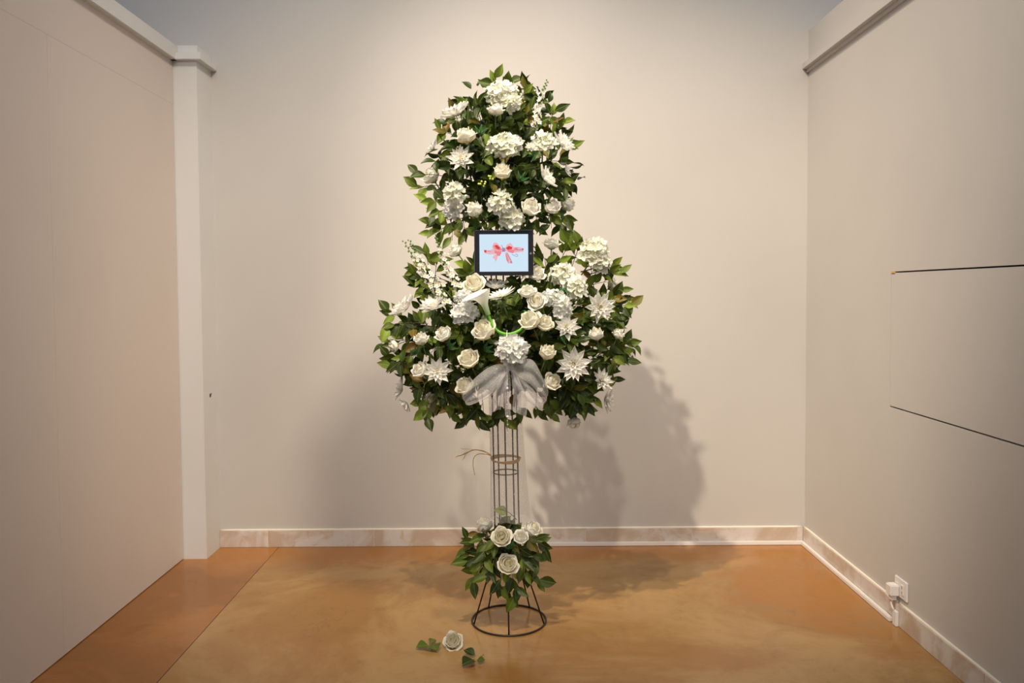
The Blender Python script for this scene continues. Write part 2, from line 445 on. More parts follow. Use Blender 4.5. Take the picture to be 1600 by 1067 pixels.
for a, b in ((D - TB, OY0), (OY1, -.94)):
    MB().box((-.013, b, 0), (-.0005, a, BH-.004)).obj('joint_mortar', M['grout'], parent=br, smooth=False)
    n = int((a - b) * 20)
    mb = MB(); mb.tube([Vector((-.0065, a - (a - b) * i / n, BH + .0015 + .001 * rng.random())) for i in range(n + 1)], .0065, 6)
    mb.obj('grout_line', M['grout'], parent=br)

# ------------------------------------------------------------------ cable trunking, socket, plug
tk = tag(empty('cable_trunking', (XR - TB, D - TB, 0)), 'slim white cable trunking running along the foot of the marble baseboard to the socket', 'trunking')
TX0 = at_z(822, 850).x
def tk_box(name, lo, hi, m=M['plastic'], b=.0015):
    l = Vector(tk.location); return MB().box(Vector(lo) - l, Vector(hi) - l, 0, b).obj(name, m, parent=tk, smooth=False)
tk_box('channel', (TX0, D-TB-.017, .001), (XR-TB, D-TB-.0005, .019))
tk_box('channel', (XR-TB-.017, 3.31, .001), (XR-TB-.0005, D-TB-.018, .019))
tk_box('lid', (TX0, D-TB-.0145, .019), (XR-TB-.003, D-TB-.0035, .022), b=.001)
tk_box('lid', (XR-TB-.0145, 3.312, .019), (XR-TB-.0035, D-TB-.020, .022), b=.001)
tk_box('riser', (XR-TB-.014, 3.258, .001), (XR-TB-.0005, 3.286, .064))
so = tag(empty('wall_socket', (XR, 3.26, .165)), 'white double wall socket plate just above the marble baseboard', 'socket')
MB().box((-.009, -.052, -.042), (-.0003, .052, .042), 0, .003).obj('face_plate', M['plastic'], parent=so, smooth=False)
MB().box((-.0125, -.030, -.022), (-.009, -.008, .022), 0, .001).obj('outlet_insert', M['plastic'], parent=so, smooth=False)
MB().box((-.0128, -.020, .004), (-.0122, -.016, .016)).box((-.0128, -.020, -.016), (-.0122, -.016, -.006)).obj('pin_slot', M['gap'], parent=so, smooth=False)
pg = tag(empty('plug_adapter', (XR - .0095, 3.29, .150)), 'chunky white power adapter plugged into the wall socket', 'plug')
MB().box((-.038, -.024, -.022), (-.0001, .022, .024), 0, .0035).obj('adapter_body', M['plastic'], parent=pg, smooth=False)
MB().box((-.030, -.014, -.044), (-.006, .012, -.022), 0, .003).obj('cord_grip', M['plastic'], parent=pg, smooth=False)
MB().tube([(-.018, 0, -.042), (-.022, .002, -.060), (-.020, -.004, -.075), (-.016, -.012, -.089)], .0045, 8).obj('cord', M['plastic'], parent=pg)

# ------------------------------------------------------------------ wire stand
SX, SYD, SR = -0.0212, 3.3466, 0.1615
CR = 0.0545
top_c = at(788, 640, SYD); top_c.y = SYD
def axis_x(z):          # the column leans slightly
    z0, z1 = .30, 1.04
    x1 = top_c.x
    return SX + (x1 - SX) * max(0, min(1.0, z / 1.03))
st = tag(empty('flower_stand', (SX, SYD, 0)), 'tall dark wire flower stand with a round base ring holding the whole arrangement', 'stand')
KINK = .31
ANG = [-90 + 72 * k for k in range(5)]
RB = .0042
for a in ANG:
    ca, sa = cos(radians(a)), sin(radians(a))
    pts = [Vector((ca*SR*.985, sa*SR*.985, RB)), Vector((ca*(CR+.012), sa*(CR+.012), KINK-.03)), Vector((ca*(CR+.002) , sa*(CR+.002), KINK))]
    pts[1].x += axis_x(KINK)-SX; pts[2].x += axis_x(KINK)-SX
    for z in (.5, .75, 1.0, 1.25, 1.6, 2.0, 2.2):
        pts.append(Vector((ca*CR + axis_x(z)-SX, sa*CR, z)))
    MB().tube(pts, .0033, 7).obj('rod', M['iron'], parent=st)
def ring(name, z, r, tr_, c=None, m=M['iron']):
    cx = axis_x(z) - SX
    mb = MB(); mb.tube([Vector((cx + r*cos(2*pi*i/48), r*sin(2*pi*i/48), z)) for i in range(48)], tr_, 7, closed=True)
    return mb.obj(name, m, parent=st)
ring('base_ring', RB, SR, RB)
zr = at(788, 737.5, SYD).z
ring('hoop', zr, CR, .0026)
ring('hoop', 2.19, CR, .0026); ring('hoop', 1.45, CR, .0026); ring('hoop', .50 - .13, CR + .004, .0026)
# shallow bowls of dark floral foam wired to the stand
def foam(cx, z, rx, ry, rz, label):
    def fn(u, v):
        k = 1 + .07 * sin(7 * u * 2*pi + 5*v) 
        return Vector((rx*k*cos(2*pi*u)*sin(pi*v), ry*k*sin(2*pi*u)*sin(pi*v), -rz*cos(pi*v)))
    mb = MB().grid(fn, 24, 12, 0, True)
    o = mb.obj('foam_block', M['foam']); o.location = (cx, SYD, z); tag(o, label, 'foam'); return o
UC = at(787, 245, SYD); LC = at(795, 530, SYD); BC = at(788, 858, SYD)
foam(UC.x, UC.z, .15, .10, .20, 'dark green foam core deep inside the upper flower cluster')
foam(LC.x, LC.z, .28, .13, .18, 'dark green foam core deep inside the wide middle flower cluster')
foam(BC.x, BC.z, .075, .062, .055, 'dark green foam core inside the small flower cluster near the floor')

# ------------------------------------------------------------------ tablet
TD = 3.165
tc = at(787.3, 394.9, TD)
ppm = F / (TD * cos(PITCH) ) * 1.0
def tpx(px, py): p = at(px, py, TD); return Vector((p.x - tc.x, 0, p.z - tc.z))
tb = tag(empty('tablet', tc), 'black bezelled tablet showing a picture of a pink ribbon bow', 'tablet')
hw, hh = .1205, .0925
MB().box((-hw, .0008, -hh), (hw, .0095, hh), 0, .004).obj('back_shell', M['tab_edge'], parent=tb, smooth=False)
MB().box((-hw+.0012, -.0012, -hh+.0012), (hw-.0012, .0012, hh-.0012), 0, .0008).obj('bezel_glass', M['tab_body'], parent=tb, smooth=False)
a = tpx(749.0, 366.2); b = tpx(825.4, 424.0)
scr = MB().box((a.x, -.0017, b.z), (b.x, -.0011, a.z)).obj('screen', M['screen'], parent=tb, smooth=False)
hb = tpx(829.2, 396.0)
mb = MB(); mb.grid(lambda u, v: Vector((hb.x + .0045*v*cos(2*pi*u), -.0016, hb.z + .0045*v*sin(2*pi*u))), 16, 1, 0, True)
mb.obj('home_button', mat('button_grey', (0.10, 0.12, 0.15), .3), parent=tb)
mb = MB()
# bow picture, outlines in the 10.67x crop of the photograph (origin 720,350)
def poly(pts, mi, k):
    v = []
    for x, y in pts:
        p = tpx(720 + x/10.67, 350 + y/10.67); v.append(Vector((p.x, -.0018 - .00006*k, p.z)))
    mb.add(v, [tuple(range(len(pts)))[::-1]], mi)
poly([(388,430),(470,437),(560,415),(570,500),(480,508),(395,490)], 1, 1)
poly([(388,430),(430,440),(425,478),(392,470)], 2, 2)
poly([(560,420),(690,430),(670,500),(560,495)], 0, 1)
poly([(525,370),(550,310),(600,310),(650,360),(690,420),(690,460),(600,450),(530,420)], 1, 3)
poly([(535,365),(600,345),(660,390),(690,430),(640,445),(570,420)], 0, 4)
poly([(560,355),(610,352),(650,395),(640,425),(600,410)], 2, 5)
poly([(525,560),(560,515),(640,490),(620,540),(583,635),(560,580)], 1, 2)
poly([(610,480),(690,440),(650,535),(590,520)], 0, 3)
poly([(740,400),(770,340),(830,315),(875,370),(900,430),(860,470),(790,470),(740,450)], 1, 3)
poly([(750,400),(800,365),(860,385),(850,420),(780,430)], 2, 4)
poly([(770,430),(850,425),(900,440),(870,490),(800,470)], 0, 5)
poly([(870,390),(960,385),(1045,400),(1045,465),(960,470),(880,480)], 1, 2)
poly([(880,398),(950,392),(945,430),(885,440)], 0, 3)
poly([(925,425),(1020,425),(1018,437),(925,440)], 3, 4)
poly([(1020,410),(1045,408),(1045,438),(1022,436)], 2, 4)
poly([(735,470),(790,480),(850,610),(865,655),(790,660),(760,600)], 1, 2)
poly([(745,500),(765,505),(800,600),(790,650),(760,600)], 0, 3)
poly([(690,395),(740,400),(742,460),(690,465)], 3, 6)
poly([(672,345),(684,350),(712,410),(700,410)], 3, 7)
poly([(760,480),(772,480),(840,600),(828,612)], 3, 4)
poly([(820,620),(850,615),(860,640),(835,658)], 3, 5)
poly([(440,448),(500,452),(500,460),(440,457)], 3, 3)
for q in ([(850,505),(930,545),(950,530),(940,505),(905,505)],):
    for (x0,y0),(x1,y1) in zip(q[:-1], q[1:]):
        dx, dy = x1-x0, y1-y0; L = sqrt(dx*dx+dy*dy); nx, ny = -dy/L*4, dx/L*4
        poly([(x0+nx,y0+ny),(x1+nx,y1+ny),(x1-nx,y1-ny),(x0-nx,y0-ny)], 3, 6)
bow = mb.obj('bow_picture', M['px_pink'], M['px_light'], M['px_red'], M['px_mauve'], parent=tb, smooth=False)
for pl in bow.data.polygons: pass
mb = MB(); mb.box((-.02, .0097, -.03), (.02, .015, .03), 0, .003)
mb.tube([(0, .012, 0), (0, .06, -.005), (-.01, .13, -.01)], .008, 8)
mb.obj('mount_arm', M['iron'], parent=tb)

# ------------------------------------------------------------------ shared flower meshes
def smooth(a, b, t):
    t = max(0, min(1, (t - a) / (b - a))); return t*t*(3 - 2*t)
def rose_petal(name, Rb, Rm, Rt, zb, zt, half, curl, seed, m):
    r_ = random.Random(seed); ph = r_.random() * 6
    def fn(u, v):
        s = u * 2 - 1; t = v
        R = Rb + (Rm - Rb) * smooth(0, .5, t) + (Rt - Rm) * smooth(.45, 1, t)
        tipc = curl * max(0, (t - .68) / .32) ** 2 * (1 - .25*s*s)
        w = half * (0.35 + .65 * sin(pi * min(1, .12 + t * .62))) * (1 - .42 * max(0, t - .72) / .28 * 1)
        an = s * w
        z = zb + (zt - zb) * t - s*s * .20 * t * (zt - zb) - tipc * .42
        R2 = R + tipc + .045 * s*s*s*s*t + .03 * sin(5*s + ph) * t*t
        z += .025 * sin(4*s + ph*2) * t
        if t > .9: R2 += .02 * (1 - abs(s))
        return Vector((R2 * sin(an), -R2 * cos(an), z))
    return MB().grid(fn, 8, 7).mesh(name, m)
def heart_mesh(m, R=.34, zt=.60):
    def fn(u, v):
        a = u * 5.2 * pi; r = (.05 + (R - .05) * u)
        t = v; z = -.15 + (zt + .15 - .12*u + .035*sin(a*1.3)) * t
        r2 = r * (.75 + .35 * sin(pi * min(1, t*.85))) + .02 * t * sin(a*2)
        return Vector((r2*cos(a), r2*sin(a), z))
    return MB().grid(fn, 44, 3).mesh('rose_heart', m)
ROSE = {}
for key, pm in (('w', M['rose']), ('c', M['rose_cream'])):
    ROSE[key] = dict(
        outer=[rose_petal('petal', .22, .90, .86, -.62, .50, 1.02, .20, 1, pm), rose_petal('petal', .22, .92, .88, -.62, .42, 1.0, .30, 2, pm)],
        mid=[rose_petal('petal', .20, .80, .62, -.52, .72, 1.10, .12, 3, pm), rose_petal('petal', .20, .78, .66, -.52, .68, 1.15, .16, 4, pm)],
        inner=[rose_petal('petal', .18, .62, .42, -.42, .84, 1.35, .08, 5, pm)],
        heart=heart_mesh(M['heart'], .36, .80))
def star(m, n, L, W, lift, zb=-.6, name='calyx'):
    mb = MB()
    mb.sphere((0, 0, zb + .02), .17, 0, 8, 5, 1.1)
    for k in range(n):
        a = 2*pi*k/n + .3
        def fn(u, v, a=a):
            s = u*2 - 1; w = W * sin(pi * min(1, .2 + v*.8)) * (1 - v**3)
            rad = .10 + L * .85 * sin(v * 1.2); z = zb + lift * v*v * L
            return Vector((rad*cos(a) - s*w*sin(a), rad*sin(a) + s*w*cos(a), z - .03*abs(s)))
        mb.grid(fn, 2, 5)
    return mb.mesh(name, m)
CALYX = star(M['calyx'], 5, .62, .13, .55)
CALYX_RED = star(M['sepal_red'], 5, 1.15, .10, .15)
def blade(name, L, W, cup, bend, m, nv=6, pointed=1.0, w0=.25):
    def fn(u, v):
        s = u*2 - 1
        w = W * (w0 + (1-w0) * sin(pi * min(1, v*.80 + .12))) * max(0.0, 1 - v**(3.2 if pointed else 7)) ** .9
        return Vector((s*w, -cup*(1 - s*s)*-1*W*-1 + bend * v*v * L, v * L - .0))
    return MB().grid(fn, 4, nv).mesh(name, m)
DAH = [blade('petal', 1.0, .215, .55, .18, M['dahlia']), blade('petal', .84, .20, .6, -.05, M['dahlia']),
       blade('petal', .62, .15, .6, -.22, M['dahlia'], 5), blade('petal', .40, .10, .5, -.28, M['dahlia'], 4)]
GER = [blade('petal', 1.0, .10, .3, .06, M['dahlia'], 6, 0, .4), blade('petal', .80, .09, .3, -.05, M['dahlia'], 5, 0, .4)]
def button(m, R, h):
    mb = MB()
    for k in range(24):
        a = k * 2.39996; r = R * sqrt(k / 24)
        mb.sphere((r*cos(a), r*sin(a), h * (1 - (r/R)**2)), R*.22, 0, 5, 3, 1.4)
    return mb.mesh('heart', m)
BUTTON = button(M['heart'], .15, .14)
def floret(name, m, npet, W, cup, seed, eye=None):
    r_ = random.Random(seed); mb = MB()
    for k in range(npet):
        a = 2*pi*k/npet + r_.uniform(-.12, .12); c = cup * r_.uniform(.7, 1.35); ph = r_.random()*6
        def fn(u, v, a=a, c=c, ph=ph):
            s = u*2 - 1; w = W * sqrt(max(0, sin(pi * min(1, v*.86 + .06)))) * (1 - .15*v)
            r = v * (1 - .10*s*s); z = c * v**1.6 + .13*sin(4.2*s + ph)*v + .07*s*s + .06*sin(9*v+ph)*v
            return Vector((r*cos(a) - s*w*sin(a), r*sin(a) + s*w*cos(a), z))
        mb.grid(fn, 4, 4)
    if eye: mb.sphere((0, 0, .12), .27, 1, 7, 4, .8); return mb.mesh(name, m, eye)
    mb.sphere((0, 0, .03), .07, 0, 5, 3); return mb.mesh(name, m)
HYD = {'c': [floret('floret', M['hyd'], 4, .50, .35, s) for s in (1, 2, 3)], 'w': [floret('floret', M['hyd_white'], 4, .50, .35, s) for s in (4, 5, 6)]}
DEL = [floret('floret', M['delph'], 5, .42, .35, s, M['yellow']) for s in (7, 8)]
def stem_mesh(): return MB().tube([(0, 0, -.62), (.02, .01, -1.2), (0, .02, -2.0)], .07, 6).mesh('stem', M['gstem'])
STEM = stem_mesh()
def leaf_mesh(name, W, bend, fold, seed, ms):
    r_ = random.Random(seed); ph = r_.random() * 6
    rows = [0, .10, .24, .40, .56, .72, .86, .95, 1.0]
    wid = [.05, .38, .80, 1.0, .93, .66, .32, .11, .0]
    out = {}
    v = []; f = []
    for i, t in enumerate(rows):
        for s in (-1, -.5, 0, .5, 1):
            w = W * wid[i]
            v.append(Vector((s*w + .03*sin(3*t+ph)*t, bend*t*t - fold*abs(s)*w + .03*sin(6*t+ph)*abs(s), .10 + .90*t)))
    for i in range(len(rows) - 1):
        for j in range(4): f.append((i*5+j, i*5+j+1, (i+1)*5+j+1, (i+1)*5+j))
    n = len(v)
    mb = MB().add(v, f); mb.tube([(0, 0, 0), (0, .002, .06), (0, 0, .12)], .014, 4)
    for k, m in ms.items(): out[k] = mb.mesh(name, m)
    return out
LM = {k: M['leaf_' + k] for k in ('dark', 'mid', 'bright', 'olive')}
LEAVES = [leaf_mesh('leaf', .25, .16, .35, 1, LM), leaf_mesh('leaf', .22, .24, .2, 2, LM), leaf_mesh('leaf', .28, .08, .45, 3, LM), leaf_mesh('leaf', .20, -.1, .3, 4, LM)]

def frame(z, yhint):
    """rotation whose local Z is z and local -Y looks along yhint"""
    z = Vector(z).normalized(); y = -Vector(yhint); y = y - z * y.dot(z)
    if y.length < 1e-4: y = Vector((1, 0, 0)).cross(z)
    y.normalize(); x = y.cross(z)
    return Matrix((x, y, z)).transposed()
def put(me, name, parent, loc, rot3, s):
    o = bpy.data.objects.new(name, me); C.objects.link(o); o.parent = parent
    o.rotation_mode = 'QUATERNION'; o.rotation_quaternion = rot3.to_quaternion(); o.location = loc
    o.scale = s if hasattr(s, '__len__') else (s, s, s)
    return o

# ------------------------------------------------------------------ clusters
CL = {'u': (787, 245, 112, 130, .24), 'l': (795, 530, 188, 128, .30), 'b': (788, 862, 58, 46, .13)}
def depth(cl, px, py, k=1.0):
    cx, cy, ax, az, ay = CL[cl]
    q = ((px-cx)/ax)**2 + ((py-cy)/az)**2
    return SYD - .01 - ay * k * sqrt(max(0, 1 - q))
def outward(cl, px, py):
    cx, cy, ax, az, ay = CL[cl]
    dx, dz = (px-cx)/ax, (cy-py)/az; q = dx*dx + dz*dz
    return Vector((dx, -sqrt(max(.05, 1 - q)) - .15, dz)).normalized()
FLOWERS = []       # px, py, radius px, y
def facing(cl, px, py, f):
    if f is None: n = outward(cl, px, py) + Vector((0, 0, .35))
    else: n = Vector((f[0], -f[2] if len(f) > 2 else -.6, f[1]))
    return n.normalized()
def start(name, cl, px, py, wpix, f, label, group, zs=1.0, y=None, off=.035):
    y = (depth(cl, px, py) - off) if y is None else y
    p = at(px, py, y); R = wpx(wpix, y) / 2
    n = facing(cl, px, py, f)
    q = frame(n, Vector((rng.uniform(-1, 1), rng.uniform(-1, 1), rng.uniform(-1, 1)))).to_quaternion()
    e = empty(name, p, q, (R, R, R * zs))
    tag(e, label, name if False else {'rose': 'rose', 'dahlia': 'dahlia', 'hydrangea': 'hydrangea', 'gerbera': 'gerbera'}[name], group)
    FLOWERS.append((px, py, wpix / 2, y))
    return e
def rotz(a): return Matrix.Rotation(a, 3, 'Z')
GR = 'white and cream roses of the arrangement'
def rose(cl, px, py, wp, label, f=None, kind='w', zs=1.0, open_=0.0, y=None, red=False, stem=True, off=.035):
    if f is not None and not red: f = (f[0], f[1] + (.12 if f[1] > 0 else 0), (f[2] if len(f) > 2 else .6) * (.62 if open_ < .3 else .85))
    e = start('rose', cl, px, py, wp, f, label, GR, zs * 1.12, y, off)
    e.scale = Vector(e.scale) * (.95 if open_ == 0 else .86)
    S = ROSE[kind]; a0 = rng.random() * 6
    for k in range(5):
        put(S['outer'][k % 2], 'petal', e, (0, 0, 0), rotz(a0 + k*2*pi/5 + rng.uniform(-.1, .1)) @ Matrix.Rotation(rng.uniform(-.03, .08) + open_*.35, 3, 'X'), rng.uniform(.95, 1.05))
    for k in range(5):
        put(S['mid'][k % 2], 'petal', e, (0, 0, 0), rotz(a0 + .6 + k*2*pi/5 + rng.uniform(-.1, .1)) @ Matrix.Rotation(rng.uniform(-.03, .05) + open_*.18, 3, 'X'), rng.uniform(.96, 1.03))
    for k in range(3):
        put(S['inner'][0], 'petal', e, (0, 0, 0), rotz(a0 + .3 + k*2*pi/3), rng.uniform(.96, 1.03))
    put(S['heart'], 'heart', e, (0, 0, 0), rotz(a0), 1)
    put(CALYX_RED if red else CALYX, 'calyx', e, (0, 0, 0), rotz(a0), 1)
    if stem: put(STEM, 'stem', e, (0, 0, 0), rotz(0), 1)
    return e
def dahlia(cl, px, py, wp, label, f=None, y=None, tilt=0.0, off=.04):
    e = start('dahlia', cl, px, py, wp * 1.08, f, label, 'white spiky dahlias of the arrangement', 1.0, y, off)
    a0 = rng.random()*6
    for L, (n, el) in enumerate(((9, 76), (10, 56), (9, 36), (7, 16))):
        for k in range(n):
            a = a0 + L*.35 + 2*pi*k/n + rng.uniform(-.1, .1)
            r = rotz(a) @ Matrix.Rotation(radians(el + rng.uniform(-9, 9) + tilt), 3, 'X')
            put(DAH[L], 'petal', e, (0, 0, -.12 + L*.04), r, rng.uniform(.86, 1.06))
    put(BUTTON, 'heart', e, (0, 0, .06), rotz(a0), .8)
    put(CALYX, 'calyx', e, (0, 0, .34), rotz(a0), .75)
    return e
def gerbera(cl, px, py, wp, label, f=None, y=None):
    e = start('gerbera', cl, px, py, wp, f, label, None, 1.0, y)
    for L, (n, el) in enumerate(((18, 80), (16, 66))):
        for k in range(n):
            r = rotz(2*pi*(k + .5*L)/n) @ Matrix.Rotation(radians(el + rng.uniform(-6, 6)), 3, 'X')
            put(GER[L], 'petal', e, (0, 0, L*.03), r, rng.uniform(.92, 1.04))
    put(BUTTON, 'heart', e, (0, 0, .04), rotz(0), 1.3)
    put(CALYX, 'calyx', e, (0, 0, .30), rotz(0), .6)
    put(STEM, 'stem', e, (0, 0, .4), rotz(0), .9)
    return e
def hydrangea(cl, px, py, wp, label, hp=None, f=None, kind='c', y=None, ang=0.0, nf=26):
    """a domed head of four-petalled florets; wp x hp pixels, turned by ang degrees in the picture"""
    hp = hp or wp
    y = (depth(cl, px, py) - .035) if y is None else y
    p = at(px, py, y); e = empty('hydrangea', p)
    tag(e, label, 'hydrangea', 'cream and white hydrangea heads of the arrangement')
    n = facing(cl, px, py, f)
    Ra, Rb_ = wpx(wp, y)/2 * .80, wpx(hp, y)/2 * .80
    ca, sa = cos(radians(ang)), sin(radians(ang))
    ex = Vector((ca, 0, sa)); ez = Vector((-sa, 0, ca)); ey = Vector((0, -1, 0))
    fl = .030 * .5
    dome = min(Ra, Rb_) * .9
    cnt = max(18, int(nf * 1.45 * wp * hp / 2600))
    for k in range(cnt):
        zz = 1 - (k + .5) / cnt * 1.12; rr = sqrt(max(0, 1 - zz*zz)); a = k * 2.39996 + rng.uniform(-.15, .15)
        d = Vector((rr*cos(a), rr*sin(a), zz))
        kk = rng.uniform(.82, 1.12); loc = (ex*d.x*Ra + ez*d.y*Rb_ + ey*d.z*dome) * kk
        nn = (ex*d.x/Ra + ez*d.y/Rb_ + ey*d.z/dome).normalized() + n*.5 + Vector([rng.uniform(-.7, .7) for _ in range(3)])
        put(HYD[kind][k % 3], 'floret', e, loc, frame(nn, Vector([rng.uniform(-1, 1) for _ in range(3)])), .0165 * rng.uniform(.85, 1.5))
    core = MB().grid(lambda u, v: (ex*cos(2*pi*u)*sin(pi*v)*Ra + ez*sin(2*pi*u)*sin(pi*v)*Rb_)*.72 + ey*(-cos(pi*v))*dome*.6, 12, 7, 0, True)
    core.obj('flower_bed', M['hyd' if kind == 'c' else 'hyd_white'], parent=e)
    MB().tube([(0, dome*.3, 0), -n*.05 + Vector((0, .02, -.02)), -n*.10 + Vector((0, .07, -.03))], .003, 6).obj('stem', M['gstem'], parent=e)
    FLOWERS.append((px, py, min(wp, hp)/2*1.05, y))
    if abs(wp - hp) > 12:
        for k in (-.5, .5):
            L = (max(wp, hp) - min(wp, hp)) * .8
            dx, dy = (ca, -sa) if wp > hp else (sa, ca)
            FLOWERS.append((px + dx*L*k, py + dy*L*k, min(wp, hp)/2, y))
    return e
def spike(cl, tip, base, label, n=16, size=.012, yb=None, nbud=8):
    """delphinium spike: bare budded tip, open yellow-eyed florets lower down"""
    y0 = (depth(cl, *base) - .05) if yb is None else yb
    y1 = y0 + .02
    B = at(*base, y0); Tp = at(*tip, y1)
    e = empty('delphinium_spike', B); tag(e, label, 'delphinium', 'white delphinium spikes of the arrangement')
    ax = (Tp - B); side = ax.cross(Vector((0, 1, 0))).normalized()
    def P(t): return ax*t + side*.010*sin(pi*t)
    MB().tube([P(k/8) - ax*.0 for k in range(-2, 9)], .0028, 6, r1=.0012).obj('stem', M['gstem'], parent=e)
    for k in range(n):
        t = .02 + .72 * (k/(n-1)); a = k*2.4
        perp = side*cos(a) + Vector((0, -1, 0))*(.35 + abs(sin(a))) 
        sz = size * (1.12 - .62*t)
        put(DEL[k % 2], 'floret', e, P(t) + perp.normalized()*sz*(.9 + .3*rng.random()), frame(perp + ax.normalized()*.25 + Vector([rng.uniform(-.3, .3) for _ in range(3)]), (rng.random(), rng.random(), 1)), sz)
    for k in range(nbud):
        t = .76 + .26*k/(nbud-1); s_ = 1 if k % 2 else -1
        mb = MB().sphere(P(t) + side*.0042*s_ + Vector((0, -.002, 0)), .0034*(1.25-.5*(k/nbud)), 0, 6, 4, 1.4)
        mb.obj('bud', M['calyx'] if k < nbud-1 else M['gstem'], parent=e)
    for k in range(int(8)):
        p = proj(B + ax*k/9); FLOWERS.append((p[0], p[1], 6, y0))
    return e

UP, LO, BA = 'upper cluster', 'middle cluster', 'low cluster'
# ---- upper cluster
hydrangea('u', 784, 146, 56, 'cream hydrangea head crowning the very top of the arrangement', 38, (0, .6), nf=30)
hydrangea('u', 799, 160, 26, 'small tuft of cream hydrangea hanging just below the topmost head', 22, (.3, .2))
rose('u', 775, 173, 27, 'small white rose tucked directly under the topmost hydrangea', (.05, 1, .5), zs=.95)
dahlia('u', 711, 176, 50, 'white dahlia jutting upward from the upper shoulder opposite the tall spike', (-.35, .9, .3))
rose('u', 728, 214, 34, 'plump ivory rose seen from the side above a spiky dahlia in upper cluster', (-.25, .9, .5), 'c')
hydrangea('u', 789, 226, 62, 'wide cream hydrangea head in the middle of the upper cluster', 36, (0, .6), nf=30)
hydrangea('u', 848, 222, 38, 'ruffled cream hydrangea head beneath the single tall spike', 30, (0, .7))
dahlia('u', 880, 223, 42, 'white dahlia facing outward beside the ruffled hydrangea under the tall spike', (.65, .55, .5))
dahlia('u', 829, 230, 22, 'small white dahlia half hidden between two upper hydrangea heads', (0, .4))
dahlia('u', 676, 230, 26, 'half closed white dahlia at the outer edge, above a side-facing rose', (-.8, .5, .3))
dahlia('u', 720, 248, 44, 'spiky white dahlia below the plump ivory rose of the upper cluster', (-.15, .3, 1))
rose('u', 785, 269, 29, 'ivory rosebud standing alone in the dark centre of the upper cluster', (.08, .75, .7), 'c', zs=1.15)
rose('u', 674, 276, 31, 'white rose at the outer edge of upper cluster with leaf across it', (-.5, .6, .6))
dahlia('u', 853, 277, 42, 'white dahlia seen edge-on tilting down the flank of the upper cluster', (.7, .5, .45))
dahlia('u', 886, 267, 20, 'tiny white dahlia poking from leaves at the upper cluster rim', (.9, .2, .3))
hydrangea('u', 712, 303, 32, 'tall narrow cream hydrangea head at the lower flank of the upper cluster', 38, (-.5, .3))
hydrangea('u', 706, 328, 30, 'loose white hydrangea tuft hanging under the tall narrow head', 26, (-.5, -.2), 'w')
rose('u', 742, 329, 27, 'slim white rosebud beside the hydrangea just above the tablet', (-.35, .8, .5), zs=1.25)
hydrangea('u', 782, 316, 40, 'cream hydrangea head just above the top edge of the tablet', 36, (-.1, .4))
hydrangea('u', 799, 342, 40, 'second cream hydrangea tuft touching the top bezel of the tablet', 34, (.1, 0))
rose('u', 829, 326, 31, 'full white rose next to the hydrangea above the tablet corner', (.15, .5, .8), zs=1.1)
rose('u', 862, 325, 27, 'white rose third along the row above the tablet, beside a pale translucent one', (.2, .6, .7), zs=1.1)
rose('u', 886, 320, 25, 'pale white rose at the end of the row, on the outer rim', (.7, .4, .4), zs=1.2)
spike('u', (855, 127), (838, 196), 'single tall white delphinium spike rising from the top of the upper cluster', 15)
# ---- middle cluster
rose('l', 712, 392, 25, 'greyish white rose on bare stem level with the tablet screen', (-.6, .7, .2), y=3.22)
spike('l', (632, 378), (702, 478), 'delphinium spike leaning farthest outward from the middle cluster, dark budded tip', 24, .013, 3.12)
spike('l', (640, 376), (694, 452), 'delphinium spike leaning just above and beside the outermost one', 16, .012, 3.17)
spike('l', (680, 366), (718, 452), 'upright delphinium spike closest to the tablet, reaching the upper cluster leaves', 20, .013, 3.14)
dahlia('l', 631, 480, 50, 'white dahlia at the outer shoulder of middle cluster below the delphinium spikes', (-.6, .8, .35))
dahlia('l', 676, 478, 46, 'white dahlia directly beneath the crowd of delphinium florets', (-.2, .85, .45))
rose('l', 741, 444, 38, 'open cream rose just below the lower corner of the tablet', (-.1, .5, .9), 'c', open_=.7)
hydrangea('l', 727, 488, 46, 'white hydrangea head between the calla lily and the outer dahlias', 32, (-.1, .2), 'w', ang=10, nf=30)
hydrangea('l', 724, 465, 24, 'small white hydrangea tuft behind the calla lily bloom', 22, (-.2, .4), 'w')
gerbera('l', 783, 464, 52, 'white gerbera seen edge-on behind the calla lily, under the tablet', (-.32, .95, .25))
rose('l', 837, 428, 30, 'white rose mostly hidden behind the lower corner of the tablet', (.3, .5, .8), y=3.20)
dahlia('l', 775, 447, 38, 'white dahlia half hidden under the bottom bezel of the tablet', (0, .8, .3), y=3.21)
rose('l', 862, 382, 27, 'white rose held up beside the tablet between the two clusters', (.05, .9, .3), y=3.24, zs=.85)
hydrangea('l', 929, 393, 44, 'cream hydrangea head highest on the outer shoulder of the middle cluster', 48, (.4, .6), ang=-40, y=3.22, nf=30)
hydrangea('l', 941, 412, 24, 'little cream hydrangea tuft trailing below the highest shoulder head', 22, (.7, .0), y=3.22)
hydrangea('l', 880, 429, 44, 'long cream hydrangea head on the slope below the shoulder', 32, (.1, .7), ang=-12, nf=30)
hydrangea('l', 901, 450, 32, 'cream hydrangea tuft at the lower end of the slope', 34, (.4, .2))
rose('l', 824, 457, 28, 'small white rose beside a tall cream rose pair, below tablet', (-.1, .7, .6), zs=.9)
rose('l', 838, 471, 32, 'open white rose touching the hydrangea chain of the middle cluster', (-.1, .3, .9), open_=.5)
hydrangea('l', 862, 464, 34, 'white hydrangea in the middle of the chain beside the open rose', 24, (.1, .4), 'w')
hydrangea('l', 879, 479, 28, 'white hydrangea drooping at the end of the chain', 32, (.3, .0), 'w')
dahlia('l', 937, 480, 54, 'large pointed white dahlia on the flank, nearly upright in leaves', (.25, .15, 1))
